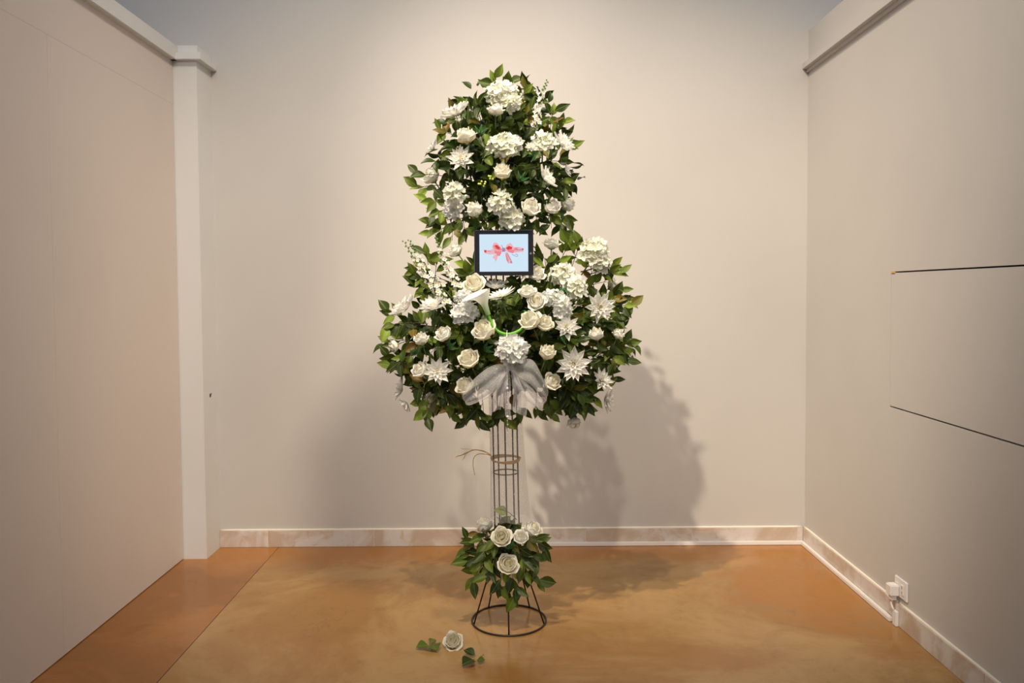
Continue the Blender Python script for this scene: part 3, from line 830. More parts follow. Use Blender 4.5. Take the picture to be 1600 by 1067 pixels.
rose('l', 958, 447, 25, 'white rose peeping from behind leaves near the shoulder rim', (.7, .3, -.2), y=3.34)
rose('l', 829, 502, 36, 'cream rose behind the curling end of the calla stem', (-.3, .6, .7), 'c')
rose('l', 850, 506, 30, 'cream rose pressed against the one behind the calla stem', (.3, .5, .8), 'c', off=.02)
dahlia('l', 885, 511, 44, 'spiky white dahlia between the cream rose pair and the flank', (.05, .35, 1))
rose('l', 932, 523, 24, 'pointed white rosebud low on the flank, inner one of two', (-.2, .95, .35), zs=1.15)
rose('l', 966, 523, 20, 'small white rosebud out on the rim, outer one of two', (.4, .8, .3), zs=1.15)
hydrangea('l', 800, 546, 52, 'big round white hydrangea head directly above the silver bow', 48, (0, .15, 1.2), 'w', nf=34)
rose('l', 855, 552, 27, 'slender ivory rosebud beside the round hydrangea above the bow', (.3, .8, .5), 'c', zs=1.25)
dahlia('l', 896, 569, 58, 'largest white dahlia, wide open below the flank rosebuds', (-.05, .15, 1.1))
rose('l', 862, 597, 29, 'ivory rose peeking past the outer loop of the silver bow', (.35, .3, .7), 'c', zs=1.05)
dahlia('l', 941, 594, 40, 'soft white dahlia half covered by leaves on the lower rim', (.4, .4, .7))
dahlia('l', 949, 625, 42, 'pale white dahlia hanging at the lowest outer rim of the middle cluster', (.85, -.1, .3))
rose('l', 897, 659, 24, 'white rosebud hanging upside down below the middle cluster', (.1, -1, .35), zs=1.05)
rose('l', 658, 531, 24, 'white rosebud in dark leaves below the outer shoulder dahlia', (-.25, .85, .5), zs=1.15)
rose('l', 694, 523, 28, 'ruffled white rose inward of the lone rosebud, under the dahlias', (-.4, .5, .7))
rose('l', 616, 540, 20, 'smallest white rosebud at the outermost leafy edge', (-.7, -.25, .4))
rose('l', 757, 517, 38, 'large ivory rose behind the descending calla stem', (-.35, .45, .8), 'c')
rose('l', 733, 562, 34, 'large ivory rose alone in dark leaves above the bow loop', (-.2, .45, .85), 'c', zs=1.05)
rose('l', 657, 578, 29, 'white rose pressed against a dahlia low on the outer side', (-.4, .5, .7))
dahlia('l', 683, 579, 48, 'upright white dahlia pressed against a rose low in the cluster', (.1, .25, 1))
dahlia('l', 625, 609, 36, 'white dahlia seen from the side at the lower rim, upper of a pair', (-.9, .2, .15))
dahlia('l', 633, 631, 30, 'white dahlia seen from the side at the lower rim, lower of a pair', (-.7, -.5, .15))
rose('l', 727, 604, 31, 'ivory rose peeking past the inner edge of the big bow loop', (-.5, .5, .7), 'c')
rose('l', 676, 629, 30, 'white rose low on the underside with a bright leaf across it', (-.2, .2, .9), zs=1.1)
# ---- low cluster
rose('b', 784, 839, 35, 'big open white rose at the top front of the low cluster', (-.05, .45, 1), 'c', open_=.45)
rose('b', 814, 840, 25, 'small white rosebud between two bigger roses of the low cluster', (.1, .7, .8))
rose('b', 832, 828, 30, 'smooth white rose set at the back of the low cluster beside the sheath', (.4, .75, .4))
rose('b', 793, 882, 36, 'large ivory rose lowest in the low cluster, among hanging leaves', (.15, .35, 1), 'c', open_=.2)
rose('b', 757, 822, 30, 'pale white rose behind the wire rods on top of the low cluster', (-.3, .8, -.2), y=SYD+.06)
# ---- fallen rose on the floor
fr_w = 33; p = at_z(709, 1012)
yf = p.y
e = rose('b', 708, 1004, fr_w, 'fallen white rose lying face up on the stained floor', (-.05, 1, .95), 'c', open_=.75, y=yf, red=True, stem=False)
e.location.z = max(.028, e.location.z)

# ---- calla lily
cy = 3.02
pts = [at(x, y, cy + dy) for x, y, dy in ((763, 492, -.01), (766, 500, -.012), (771, 510, -.015), (779, 518, -.02), (790, 522, -.02), (801, 521, -.02), (812, 516, -.015), (820, 508, -.005), (824.5, 499, .01), (825, 492, .03), (822, 488, .06), (818, 487, .12))]
ca_ = tag(empty('calla_lily', pts[0]), 'white calla lily whose thick bright green stem curls round like a hook', 'calla lily')
def catmull(P, n=4):
    out = []
    for i in range(len(P) - 1):
        p0, p1, p2, p3 = P[max(i-1, 0)], P[i], P[i+1], P[min(i+2, len(P)-1)]
        for k in range(n):
            t = k / n
            out.append(.5 * ((2*p1) + (p2-p0)*t + (2*p0-5*p1+4*p2-p3)*t*t + (3*p1-p0-3*p2+p3)*t**3))
    return out + [P[-1]]
MB().tube([q - pts[0] for q in catmull(pts)], .0062, 8).obj('stem', M['calla_stem'], parent=ca_)
# spathe: funnel opening towards the upper left, tip to the left
Z = (at(752, 462, cy) - at(764, 496, cy))
def spathe(u, v):
    a = (u - .5) * 2 * pi * .97
    tipw = .5 + .5 * cos(a)             # 1 at the pointed lip
    r = .10 + .06*v + .28 * smooth(.35, 1, v) * (.8 + .3*tipw) + .34 * max(0, v-.7)/.3 * tipw**3
    z = v * (.95 + .10 * tipw) - .30 * max(0, v-.75)/.25 * (tipw**2)*.6
    return Vector((r * sin(a), -r * cos(a), z * 1.0))
Lz = Z.length
sp_me = MB().grid(spathe, 22, 9).mesh('spathe', M['calla'])
o = put(sp_me, 'spathe', ca_, (0, 0, 0), frame(Z + Vector((0, -.012, 0)), Vector((-.85, -.5, -.1))), Lz * 1.12)
mb = MB().tube([Vector((0, 0, .3)), Vector((0, 0, .62)), Vector((.01, -.03, .84))], .055, 7)
put(mb.mesh('spadix', mat('spadix_green', (0.38, 0.60, 0.05), .5)), 'spadix', ca_, (0, 0, 0), frame(Z + Vector((0, -.012, 0)), Vector((-.85, -.5, -.1))), Lz * 1.12)
FLOWERS += [(752, 465, 16, 3.02), (765, 495, 6, 3.0), (778, 517, 6, 3.0), (795, 522, 7, 3.0), (815, 514, 7, 3.0), (825, 497, 6, 3.0)]

# ------------------------------------------------------------------ leafy sprigs
TAB = (735, 352, 840, 437)
def leaf_ok(p, R=9):
    x, y = proj(p)
    if 748 < x < 850 and 606 < y < 642: return False
    if TAB[0] < x < TAB[2] and TAB[1]+12 < y < TAB[3] and p.y < TD + .03: return False
    for fx, fy, fr, fyd in FLOWERS:
        if (x-fx)**2 + (y-fy)**2 < (fr*.92 + R*.45)**2 and p.y < fyd + .035: return False
    return True
nleaf = [0]
def pick(mix):
    r = rng.random(); s = 0
    for k, wgt in mix:
        s += wgt
        if r < s: return k
    return mix[0][0]
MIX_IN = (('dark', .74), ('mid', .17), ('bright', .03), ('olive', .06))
MIX_EDGE = (('dark', .34), ('mid', .44), ('bright', .16), ('olive', .06))  # more light greens at the rim: light through the leaves put into colour
GS = 'glossy green leafy sprigs of the arrangement'
def sprig(base, tip, n, label, mix=MIX_IN, size=.070, look=None, droop=.3, guard=True, spread=48, group=GS, dens=.25, sag=.012, name='leafy_sprig', t0=None, flat=.35):
    base = Vector(base); tip = Vector(tip); ax = tip - base; L = ax.length
    look = look or Vector((0, -1, .25))
    spots = []
    def P(t): return ax*t + Vector((0, 0, -4*sag*t*(1-t)*-1))
    side = ax.cross(look).normalized()
    t0 = dens if t0 is None else t0
    for k in range(n):
        last = (k == n - 1)
        t = t0 + (1 - t0) * k / max(1, n - 1)
        s_ = 1 if k % 2 else -1
        ang = radians(0 if last else s_ * (spread + rng.uniform(-14, 14)))
        d = ax.normalized()*cos(ang) + side*sin(ang) + Vector((0, 0, -droop*rng.uniform(.5, 1.3))) + Vector((0, rng.uniform(-.25, .15), 0))
        nrm = look + Vector([rng.uniform(-flat, flat)*1.6 for _ in range(3)])
        sz = size * rng.uniform(.82, 1.15)
        c = base + P(t if not last else 1 - size*.0/L) + d.normalized()*sz*.5
        if guard and not leaf_ok(c): continue
        if last: t = max(.3, 1 - sz*.85/L)
        spots.append((P(t), d, nrm, sz))
    if not spots: return None
    e = empty(name, base); tag(e, label, 'sprig', group)
    MB().tube([P(k/6) for k in range(6)] + [P(.93)], .0017, 4, r1=.0009).obj('twig', M['stem'], parent=e)
    for loc, d, nrm, sz in spots:
        put(rng.choice(LEAVES)[pick(mix)], 'leaf', e, loc, frame(d, nrm), (sz, sz, sz))
        nleaf[0] += 1
    return e

# rim sprigs: tip pixel, and how many leaves; the twig roots inside the cluster
def rim(cl, tx, ty, n, label, inset=68, y=None, mix=MIX_EDGE, ang=None, **k):
    cx, cy_, ax, az, ay = CL[cl]
    y = y if y is not None else SYD - .03 - .10 * rng.random()
    dx, dy = tx - cx, ty - cy_
    if ang is not None: dx, dy = cos(radians(ang)), -sin(radians(ang))
    L = sqrt(dx*dx + dy*dy)
    bx, by = tx - dx/L*inset, ty - dy/L*inset
    return sprig(at(bx, by, y + .03), at(tx, ty, y - .02), n, label, mix, group=k.pop('group', None), **k)
UR = [(768, 116, 5, 'leafy sprig sticking up highest, above the topmost hydrangea', 60, 105), (795, 118, 3, 'short two-leaf sprig beside the highest one at the very top', 45, 80),
 (829, 136, 4, 'paired-leaf sprig between the topmost hydrangea and the tall spike', 50, 55), (834, 162, 4, 'broad-leaved sprig at the foot of the tall spike', 50, 20),
 (742, 158, 5, 'upright sprig between the shoulder dahlia and topmost hydrangea', 50, 105), (704, 160, 4, 'small sprig peeping up behind the shoulder dahlia', 40, 110),
 (880, 184, 5, 'single upright leaf sprig outside the tall spike', 60, 75), (866, 168, 5, 'sprig standing just behind the tall delphinium spike', 50, 80),
 (903, 236, 4, 'small leaf sprig poking out under the outward-facing upper dahlia', 50, -5), (893, 256, 5, 'bright leaf sprig on the rim below the upper rim dahlia', 55, 0),
 (893, 300, 5, 'sprig drooping at the rim between the edge-on dahlia and pale rose', 60, -35), (899, 346, 5, 'sprig with a large leaf pointing out beneath the row of roses', 60, -12),
 (882, 372, 6, 'sprig hanging straight down beside the tablet corner', 65, -75), (862, 362, 5, 'sprig drooping inward of the one by the tablet corner', 55, -85),
 (680, 205, 5, 'pale leaf sprig on the rim above the half closed dahlia', 50, 160), (690, 246, 4, 'sprig inside the rim below the half closed dahlia', 45, 190),
 (643, 276, 5, 'small leaf sprig sticking out past the edge rose', 60, 178), (643, 297, 5, 'pair of leaves furthest out from the upper cluster flank', 62, 185),
 (660, 318, 5, 'sprig with one long leaf below the furthest out pair', 62, 180), (671, 338, 6, 'leaf cluster sprig hanging under the narrow hydrangea', 58, 195),
 (666, 355, 5, 'bright green sprig above the delphinium tip, upper flank', 66, 192), (668, 372, 5, 'bright green sprig whose tip meets the upright delphinium', 66, 205),
 (706, 381, 5, 'drooping leaf sprig between the upright delphinium and the tablet', 55, -95), (727, 378, 5, 'long dark leaf sprig hanging at the top corner of the tablet', 50, -85)]
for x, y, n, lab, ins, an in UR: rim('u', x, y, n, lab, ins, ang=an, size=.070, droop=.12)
LR = [(636, 421, 4, 'single leaf sprig left of the delphinium stems', 55, 165), (640, 434, 5, 'broad leaf sprig under the outermost delphinium stem', 60, 175), (640, 447, 5, 'leaf sprig lowest of three beside the delphinium stems', 60, 170),
 (683, 402, 5, 'upright pointed leaf between two delphinium spikes', 50, 85), (664, 388, 4, 'pale leaf sprig behind the delphinium tips', 50, 100), (742, 398, 5, 'upright dark leaf sprig against the side of the tablet', 60, 95), (728, 412, 6, 'dark sprig between the greyish rose and the tablet', 55, 100),
 (597, 490, 5, 'curling leaf sprig at the outermost edge beyond the shoulder dahlia', 60, 165), (598, 512, 6, 'big dark leaf sprig below the shoulder dahlia', 66, 185), (600, 540, 5, 'leaf sprig beside the smallest rosebud', 55, 188), (615, 530, 6, 'thick dark sprig just above the smallest rosebud', 60, 200),
 (597, 562, 5, 'three-leaf sprig pointing out on the lower outer side', 64, 178), (606, 582, 5, 'leaf pointing down beneath the three-leaf sprig', 60, 215), (633, 590, 5, 'short sprig above the paired side dahlias', 50, 190), (640, 610, 4, 'small round leaf sprig against the upper side dahlia', 40, 175),
 (645, 634, 6, 'reddish olive leaf sprig next to the paired side dahlias', 50, 215), (664, 661, 6, 'drooping pair of leaves at the lowest outer corner', 60, 250), (679, 650, 5, 'leaf sprig hanging under the low white rose', 50, 265), (702, 655, 6, 'long drooping leaf sprig between low rose and bow', 60, 262), (719, 646, 5, 'dark drooping leaf sprig by the edge of the bow loop', 50, 275),
 (727, 666, 5, 'wide leaf sprig hanging below the big bow loop', 62, 262), (745, 672, 4, 'small leaf hanging beside the wide one below the bow', 60, 268), (757, 665, 4, 'leaf half veiled by the bow ribbon end', 60, 275),
 (776, 668, 5, 'broad leaf hanging in front of the wire rods', 58, 262), (791, 672, 4, 'narrow leaf hanging next to the bead strand', 60, 270), (815, 662, 5, 'leaf hanging at the outer side of the wire rods', 60, 282),
 (837, 655, 4, 'leaf veiled by the smaller bow loop', 55, 268), (860, 655, 6, 'large drooping leaf below the ivory rose by the bow', 58, 280), (880, 645, 6, 'leaf sprig hanging above the upside down rosebud', 55, 290), (893, 642, 6, 'dark leaf sprig directly over the upside down rosebud', 60, 280), (910, 646, 6, 'long sprig drooping past the upside down rosebud', 66, 300),
 (928, 650, 6, 'leaf sprig at the lowest rim near the hanging dahlia', 66, 305), (940, 641, 5, 'leaf sprig tucked inside the hanging dahlia', 55, 310), (957, 590, 5, 'brownish leaf at the rim above the half covered dahlia', 50, 300),
 (981, 573, 6, 'pair of leaves drooping at the outer rim, low on the flank', 60, 305), (963, 578, 5, 'leaf sprig hanging inward of the drooping rim pair', 55, 285), (985, 553, 5, 'leaf sprig below the outermost twig tip', 60, 340), (998, 535, 5, 'outermost thin twig with a single raised leaf', 70, 15),
 (976, 514, 6, 'sprig with serrated looking leaves around the small rosebud', 55, 10), (980, 498, 6, 'bright leaf sprig between big pointed dahlia and rim rosebud', 60, 0), (993, 480, 6, 'large leaf pointing out farthest on the flank', 64, 2), (988, 466, 5, 'leaf just above the farthest flank leaf', 60, 12), (970, 448, 5, 'upright leaf near the peeping rose', 45, 60),
 (978, 430, 6, 'pale underside leaf sprig pointing out below the shoulder hydrangea', 66, 0), (972, 421, 5, 'small leaf sprig at the foot of the shoulder hydrangea', 55, 10), (952, 440, 6, 'bright leaf sprig in front of the peeping rose', 55, 20),
 (909, 378, 6, 'tall upright leaf inside the highest shoulder hydrangea', 62, 70), (892, 377, 6, 'upright leaf sprig second from the shoulder hydrangea', 62, 65), (872, 395, 6, 'upright sprig between the tablet-side rose and the slope hydrangea', 60, 85), (842, 385, 4, 'small dark leaf at the side edge of the tablet', 40, 100), (851, 400, 6, 'dark leaf sprig rising beside the tablet', 50, 95), (920, 405, 5, 'olive leaf standing against the shoulder hydrangea', 45, 100)]
for x, y, n, lab, ins, an in LR:
    mx = (('olive', .6), ('mid', .4)) if 'olive' in lab or 'brownish' in lab else MIX_EDGE
    lab = lab.replace('left of', 'outside')
    rim('l', x, y, n, lab, ins, ang=an, size=.074, droop=.12, mix=mx)
# inner sprigs fill the front of each cluster
def shorten(l):
    w_ = l.split()
    if len(w_) <= 10: return l.replace(',', '')
    for cut in (', ', ' with ', ' seen ', ' among ', ' opposite ', ' and '):
        k = l.find(cut)
        if k > 0 and 4 <= len(l[:k].split()) <= 10: return l[:k]
    return None
SHORT = []
for o in list(C.objects):
    if o.get('category') in ('rose', 'dahlia', 'hydrangea', 'gerbera', 'calla lily'):
        q = shorten(o['label']); x, y = proj(o.location)
        if q and y < 960: SHORT.append((x, y, q))
_n = {}
for x in SHORT: _n[x[2]] = _n.get(x[2], 0) + 1
SHORT = [x for x in SHORT if _n[x[2]] == 1]
USED = set()
def near_label(px, py, cl):
    cx = CL[cl][0]
    for i_, (fx, fy, q) in enumerate(sorted(SHORT, key=lambda t: (t[0]-px)**2 + (t[1]-py)**2)[:20]):
        dx, dy = px - fx, py - fy
        if abs(dy) > abs(dx) * .9: w_ = 'just above' if dy < 0 else 'just below'
        else: w_ = 'outward of' if (dx > 0) == (fx > cx) else 'inward of'
        if i_ > 4: w_ = w_.replace('just', 'further').replace('outward', 'well outward').replace('inward', 'well inward')
        l = 'leafy sprig %s the %s' % (w_, q)
        if l not in USED: USED.add(l); return l
    return 'glossy dark leafy sprig deep between the flowers'
def fill(cl, cnt, label, size, k0=.45):
    cx, cy_, ax, az, ay = CL[cl]
    made = 0
    for i in range(cnt):
        zz = (i + .5) / cnt; rr = sqrt(zz) * .93; a = i * 2.39996 + rng.uniform(-.2, .2)
        sq = 1 + (.20 if cl == 'l' and sin(a) < 0 else .06) * sin(2*a)**2
        px, py = cx + ax*rr*cos(a)*sq, cy_ - az*rr*sin(a)*sq
        if cl == 'l' and py < 436 and px < 845: continue
        y1 = depth(cl, px, py, .92) + .02
        tip = at(px, py, y1)
        d = outward(cl, px, py) + Vector((rng.uniform(-.6, .6), 0, rng.uniform(-.75, .25)))
        base = tip - d.normalized() * .15 + Vector((0, .05, 0))
        if sprig(base, tip, 8, near_label(px, py, cl), MIX_IN, size, look=Vector((rng.uniform(-.4, .4), -1, rng.uniform(-.1, .55))), droop=.35, spread=60, group=GS): made += 1
    return made
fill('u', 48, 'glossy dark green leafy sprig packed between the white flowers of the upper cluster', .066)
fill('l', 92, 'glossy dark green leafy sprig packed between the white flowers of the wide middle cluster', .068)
# low cluster
BL = [(713, 868, 4, 'small bright leaf sprig reaching out on the side of the low cluster', 62, 188), (721, 846, 5, 'leaf sprig pointing out beside the open rose of the low cluster', 55, 172), (723, 884, 5, 'dark leaf drooping outward on the low cluster', 60, 205), (727, 922, 4, 'red-twigged leaf hanging lowest at the outer side of low cluster', 75, 232),
 (748, 833, 4, 'dark leaf lying over the back rose of low cluster', 45, 150), (750, 890, 5, 'bright leaf hanging under the open rose of low cluster', 50, 250), (760, 912, 5, 'large dark leaf beside the lowest ivory rose', 55, 250), (779, 937, 4, 'round leaf hanging below the lowest ivory rose', 60, 262), (795, 949, 4, 'bright pointed leaf hanging lowest of all over the base ring', 62, 272), (808, 943, 5, 'long dark leaf hanging behind the front rod', 66, 280),
 (830, 915, 4, 'small bright leaf beneath the dark ones of low cluster', 60, 290), (851, 925, 4, 'thin twig with a slim leaf drooping past the low cluster', 80, 305), (844, 886, 5, 'dark leaf drooping on the shaded side of low cluster', 55, 320), (860, 857, 5, 'long dark leaf arching out beyond the smooth white rose', 60, 345), (846, 848, 4, 'dark leaf beneath the smooth white rose', 45, 350), (820, 895, 5, 'wide dark leaf beside the lowest ivory rose, shaded side', 50, 285), (770, 872, 5, 'mid green leaf over the twigs of low cluster', 45, 255), (800, 818, 4, 'small upright leaves inside the sheer sheath', 40, 80), (778, 795, 2, 'single veiled leaf high inside the sheer sheath', 34, 150), (812, 818, 3, 'upright leaf at the sheath edge beside the smooth rose', 34, 70)]
for x, y, n, lab, ins, an in BL:
    yy = SYD - .09 - .05*rng.random() if y > 822 else SYD + (.0 if x < 790 else .0)
    rim('b', x, y, n, lab, ins, y=yy, ang=an, size=.076, droop=.25, mix=(('dark', .45), ('mid', .35), ('bright', .15), ('olive', .05)))
fill('b', 12, 'glossy dark green leafy sprig packed between the roses of the low cluster', .062)
for x, y, an, lab in ((648, 606, 200, 'leafy sprig joining the paired side dahlias to the cluster'), (660, 618, 225, 'dark sprig above the low rose on the underside'), (655, 645, 235, 'drooping dark sprig inward of the paired side dahlias'), (690, 640, 255, 'dark drooping sprig beside the low rose with the bright leaf'), (935, 612, 330, 'dark sprig behind the soft half covered dahlia'), (920, 630, 310, 'dark drooping sprig inward of the pale hanging dahlia'), (950, 606, 345, 'leafy sprig above the pale hanging dahlia'), (612, 512, 180, 'dark sprig inward of the outermost curling leaf'), (960, 500, 10, 'dark sprig between pointed dahlia and outer rosebud')):
    rim('l', x, y, 8, lab, 75, ang=an, size=.07, droop=.15, mix=MIX_IN)
for x, y, lab in ((757, 352, 'dark drooping sprig over the top corner of the tablet bezel'), (778, 350, 'dark sprig hanging behind the tablet from the hydrangea above'), (815, 352, 'dark sprig between the full white rose and the tablet top'), (838, 352, 'dark sprig beside the upper tablet corner under the row of roses')):
    sprig(at(x, y-42, SYD-.04), at(x, y+10, SYD-.12), 8, lab, MIX_IN, .062, look=Vector((0, -1, .2)), droop=.1, spread=60, group=None, guard=False)
for x, y, lab in ((745, 436, 'dark sprig under the lower tablet corner by the open cream rose'), (765, 438, 'dark sprig under the tablet bezel in front of the rods'), (800, 446, 'dark sprig right of the edge-on gerbera under the tablet'), (812, 440, 'broad dark leaves under the tablet bezel, above the small white rose'), (852, 445, 'dark sprig filling the gap beside the long slope hydrangea')):
    lab = lab.replace('right of', 'outward of')
    sprig(at(x, y+38, SYD-.05), at(x, y, SYD-.10), 8, lab, MIX_IN, .06, look=Vector((0, -1, .2)), droop=.1, spread=60, group=None, guard=False)

# dense inner foliage nobody could count, one object per cluster
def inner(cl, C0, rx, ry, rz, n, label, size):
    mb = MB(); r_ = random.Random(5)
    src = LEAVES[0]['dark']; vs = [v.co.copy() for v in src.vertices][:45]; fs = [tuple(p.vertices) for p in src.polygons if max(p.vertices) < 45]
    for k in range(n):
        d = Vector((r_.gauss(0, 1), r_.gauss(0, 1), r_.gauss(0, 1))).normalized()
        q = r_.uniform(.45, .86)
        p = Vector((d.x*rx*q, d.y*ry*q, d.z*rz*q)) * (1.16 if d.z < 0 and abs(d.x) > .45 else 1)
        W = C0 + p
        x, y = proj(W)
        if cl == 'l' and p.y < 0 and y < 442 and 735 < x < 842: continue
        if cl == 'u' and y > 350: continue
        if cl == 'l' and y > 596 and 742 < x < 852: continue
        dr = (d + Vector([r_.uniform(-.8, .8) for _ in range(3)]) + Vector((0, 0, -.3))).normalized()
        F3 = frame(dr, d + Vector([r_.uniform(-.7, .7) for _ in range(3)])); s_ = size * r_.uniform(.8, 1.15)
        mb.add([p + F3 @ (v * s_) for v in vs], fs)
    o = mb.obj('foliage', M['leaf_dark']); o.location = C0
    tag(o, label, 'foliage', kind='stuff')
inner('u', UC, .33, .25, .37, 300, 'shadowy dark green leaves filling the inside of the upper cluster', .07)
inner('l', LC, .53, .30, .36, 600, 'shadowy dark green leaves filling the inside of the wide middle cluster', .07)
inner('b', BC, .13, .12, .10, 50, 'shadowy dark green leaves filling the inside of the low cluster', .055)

# ------------------------------------------------------------------ emerald fern bits and lime berries
def fern(cl, px, py, label, L=.042, ang=90):
    y = depth(cl, px, py) - .03; p = at(px, py, y)
    e = empty('fern_tuft', p); tag(e, label, 'fern', 'small bright emerald plastic fern tufts')
    for b in range(3):
        mb = MB(); a = radians(ang + (b-1)*38); d = Vector((cos(a), -.25, sin(a)))
        mb.tube([Vector((0, 0, 0)), d*L*.5, d*L], .0009, 4)
        for k in range(9):
            t = .2 + .8*k/9
            for s_ in (-1, 1):
                a2 = a + s_*.8; q = Vector((cos(a2), -.2 + .3*rng.random(), sin(a2)))
                mb.tube([d*L*t, d*L*t + q*L*.28*(1.15-t)], .0012, 4, r1=.0004)
        mb.obj('frond', M['fern'], parent=e)
for cl, x, y, lab, an in (('u', 750, 212, 'emerald fern tuft beside the plump ivory rose', 80), ('u', 812, 284, 'emerald fern tuft beside the lone ivory rosebud', 60), ('u', 750, 355, 'emerald fern tuft over the top corner of the tablet', 150),
    ('l', 652, 556, 'emerald fern tuft above the low pressed rose', 100), ('l', 875, 524, 'emerald fern tuft below the cream rose pair', -20), ('l', 878, 448, 'emerald fern tuft under the long slope hydrangea', -80),
    ('l', 700, 545, 'pale fern tuft above the upright low dahlia', 40), ('l', 756, 548, 'emerald fern tuft beside the round hydrangea above the bow', 30), ('u', 838, 240, 'emerald fern tuft beneath the ruffled hydrangea', 200), ('b', 800, 858, 'emerald fern tuft between the roses of the low cluster', 120)):
    fern(cl, x, y, lab, ang=an)
for cl, x, y, lab in (('u', 765, 280, 'lime green berry spray under the lone ivory rosebud'), ('u', 753, 288, 'lime green berry spray outward of the first one'), ('l', 725, 572, 'tiny lime berry spray beside the large ivory rose')):
    yy = depth(cl, x, y) - .02; e = empty('berry_spray', at(x, y, yy)); tag(e, lab, 'berries', 'lime green berry sprays')
    for k in range(7):
        q = Vector((rng.uniform(-.015, .015), rng.uniform(-.012, 0), rng.uniform(-.012, .014)))
        MB().sphere(q, .0045, 0, 7, 5).obj('berry', M['berry'], parent=e)
    MB().tube([(0, .03, -.02), (0, .01, -.005), (0, 0, 0)], .0014, 5).obj('twig', M['gstem'], parent=e)

# ------------------------------------------------------------------ silver organza bow
KN = at(797, 573, 3.02)
bow_e = tag(empty('ribbon_bow', KN), 'sheer silver glitter ribbon bow tied under the round white hydrangea', 'bow')
def by(px, py, y): return at(px, py, y) - KN
def loft(name, top, bot, y_front, y_back, ruff=.01, m='organza', n=20):
    """a ribbon strip following paired pixel paths, front run then folded back"""
    a = catmull([by(x, y, yy) for x, y, yy in top], 5); b = catmull([by(x, y, yy) for x, y, yy in bot], 5)
    mb = MB(); N = len(a) - 1
    def fn(u, v):
        k = int(round(u*N)); p = a[k]*(1-v) + b[k]*v
        return p + Vector((0, ruff*sin(v*11 + u*5)*min(1, u*2), .25*ruff*sin(v*7+u*9)))
    mb.grid(fn, N, 8); return mb.obj(name, M[m], parent=bow_e)
yk = 3.02
loft('loop', [(795, 567, yk), (770, 572, yk-.03), (748, 586, yk-.045), (730, 604, yk-.035), (722, 620, yk-.01), (735, 628, yk+.03), (765, 608, yk+.035), (793, 576, yk+.02)],
             [(796, 580, yk), (787, 590, yk-.03), (768, 612, yk-.05), (748, 625, yk-.04), (730, 632, yk-.01), (738, 632, yk+.03), (770, 618, yk+.035), (795, 582, yk+.02)], 0, 0)
loft('loop', [(799, 567, yk), (815, 562, yk-.03), (833, 564, yk-.045), (846, 585, yk-.035), (857, 612, yk-.01), (845, 620, yk+.03), (822, 595, yk+.035), (800, 575, yk+.02)],
             [(799, 580, yk), (812, 590, yk-.03), (828, 600, yk-.05), (842, 615, yk-.04), (853, 628, yk-.01), (840, 630, yk+.03), (818, 605, yk+.035), (799, 582, yk+.02)], 0, 0)
loft('tail', [(790, 575, yk), (778, 600, yk-.01), (768, 625, yk), (764, 645, yk+.01)], [(796, 578, yk), (792, 605, yk-.02), (787, 628, yk-.01), (782, 640, yk)], 0, 0, .008)
loft('tail', [(798, 577, yk), (800, 600, yk-.01), (802, 620, yk), (800, 640, yk+.01)], [(803, 577, yk), (814, 600, yk-.02), (824, 625, yk-.01), (822, 653, yk)], 0, 0, .008)
loft('tail', [(802, 575, yk), (820, 596, yk), (834, 610, yk), (845, 632, yk+.01)], [(800, 579, yk), (806, 600, yk-.02), (816, 620, yk-.01), (838, 640, yk)], 0, 0, .008)
mb = MB().grid(lambda u, v: Vector((.016*cos(2*pi*u)*sin(pi*v), .012*sin(2*pi*u)*sin(pi*v), -.016*cos(pi*v))), 12, 8, 0, True)
mb.obj('knot', M['organza'], parent=bow_e)
# sheer sheath round the column
shz1, shz0 = at(790, 590, SYD).z, at(790, 812, SYD).z
she = empty('sheer_sheath', (axis_x(.7), SYD, shz0)); tag(she, 'transparent glitter tulle sheath wrapped round the wire rods', 'fabric sheath')
def shf(u, v):
    z = v * (shz1 - shz0); a = 2*pi*u
    r = CR + .010 + .004*sin(9*a + 4*v) + (.020*max(0, cos(a)) + .004) * (1-v)**2 * 1.3 + .006 * max(0, cos(a - .3))
    return Vector((r*cos(a) + axis_x(shz0+z) - axis_x(.7), r*sin(a), z + .006*sin(3*a)*(1-v)))
MB().grid(shf, 60, 24, 0, True).obj('tulle', M['tulle'], parent=she)
# bead strand hanging from the calla stem
b0 = at(792, 517, 2.985); b1 = at(793, 676, 3.03)
bs = tag(empty('bead_strand', b0), 'strand of clear and white beads hanging from the hooked calla stem over the bow', 'bead strand')
MB().tube([Vector((0, 0, 0)), (b1-b0)*.5, b1-b0], .0012, 5).obj('cord', mat('cord_white', (.75, .74, .74), .4), parent=bs)
BM = mat('bead_glass', (.66, .66, .70), .12, spec=.7)
for k in range(26):
    t = k/25; MB().sphere((b1-b0)*t + Vector((rng.uniform(-.002, .002), 0, 0)), rng.choice((.0018, .0024)) if k not in (14, 21) else .0055, 0, 8, 6).obj('bead', BM, parent=bs)
rb = MB().grid(lambda u, v: (b1-b0)*(.12+.72*u) + Vector(((v-.5)*.022 + .003*sin(u*14), .004 + .004*sin(v*3+u*9), 0)), 16, 3)
rb.obj('ribbon_strip', M['organza'], parent=bs)
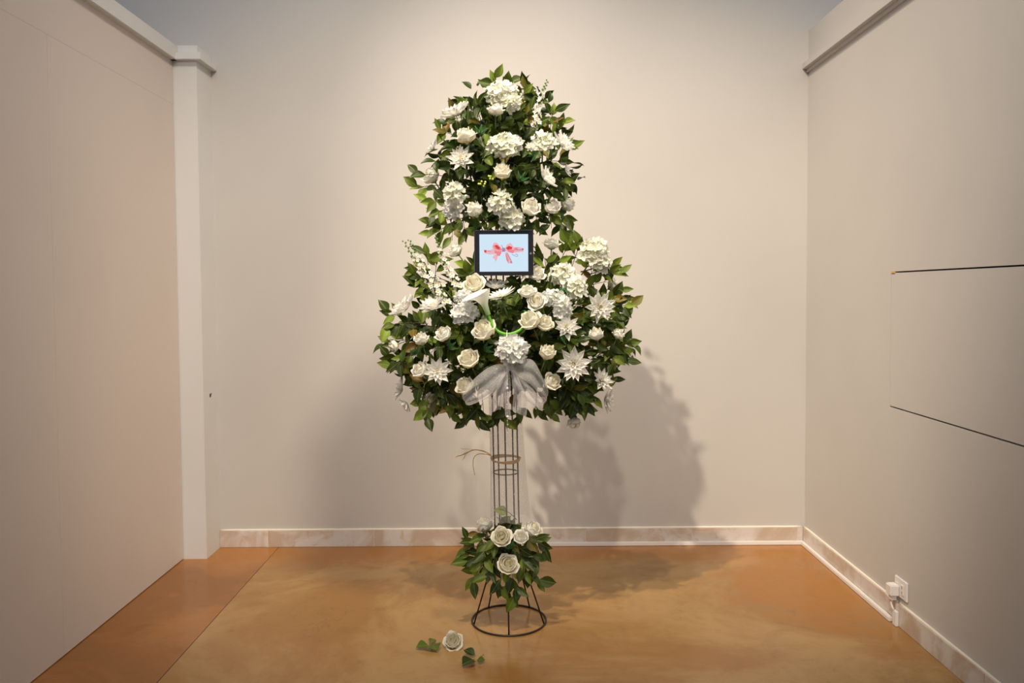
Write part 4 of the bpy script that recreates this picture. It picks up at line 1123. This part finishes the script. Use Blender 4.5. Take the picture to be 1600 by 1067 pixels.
# raffia tie
zt_ = at(788, 717, SYD).z
ra = tag(empty('raffia_tie', (axis_x(zt_), SYD, zt_)), 'tan raffia string tied round the wire column with loose frayed ends', 'raffia')
for j in range(4):
    mb = MB(); rr = CR + .0055 + .0012*j
    mb.tube([Vector((rr*cos(2*pi*i/40), rr*sin(2*pi*i/40), -.003 + .0028*j + .0022*sin(2*pi*i/40*2 + j) - .004*max(0, -sin(2*pi*i/40)))) for i in range(40)], .0026, 5, closed=True)
    mb.obj('strand', M['raffia'], parent=ra)
def rp(x, y, d=-.02): return at(x, y, SYD + d) - Vector(ra.location)
for P_, r0 in (([(767, 712), (755, 705), (740, 703), (727, 709), (712, 714)], .0026), ([(767, 710), (755, 704), (735, 702), (720, 701)], .0010), ([(767, 711), (750, 709), (741, 714), (739, 726), (742, 742)], .0020), ([(742, 703), (728, 707), (720, 712), (714, 711)], .0012), ([(728, 708), (724, 716), (720, 720)], .0009), ([(732, 706), (726, 714), (723, 720)], .0008)):
    MB().tube(catmull([rp(x, y) for x, y in P_], 4), r0, 5, r1=r0*.7).obj('loose_end', M['raffia'], parent=ra)

# ------------------------------------------------------------------ fallen leaf trios
def trio(px, py, leaves, label, twig):
    c = at_z(px, py, .003); e = empty('leaf_trio', c); tag(e, label, 'leaves', 'fallen rose leaf trios on the floor')
    for bx, by_, tx, ty, W, up, mk in leaves:
        b = at_z(bx, by_, .006); t = at_z(tx, ty, .006)
        d = t - b; L = d.length
        n = Vector((0, -.25*up, 1))
        o = put(LEAVES[2]['dark' if mk == 'd' else 'mid'], 'leaf', e, b - c + Vector((0, 0, .004)), frame(d + Vector((0, 0, .12*L*up)), n), (L*1.1*W, L, L*1.06))
    MB().tube([at_z(x, y, .004) - c for x, y in twig], .0011, 5).obj('twig', mat('yellow_twig', (.42, .30, .06), .6), parent=e)
trio(672, 1009, [(671, 1009, 651, 1013, 1.5, 1, 'm'), (671, 1007, 680, 1001, 1.5, 1, 'm'), (674, 1008, 681, 1018, 1.7, 1, 'm')], 'fallen three-leaf rose twig lying beside the rose, away from the stand', [(670, 1009), (678, 1008), (687, 1005.5)])
trio(742, 1032, [(742, 1031, 723, 1042, 1.35, 1, 'd'), (744, 1026, 725, 1021, 1.0, 2.2, 'd'), (744, 1033, 757, 1034, 1.7, 1, 'm')], 'fallen three-leaf rose twig lying nearest the camera by the fallen rose', [(735, 1027), (743, 1032), (750, 1026), (756, 1022)])
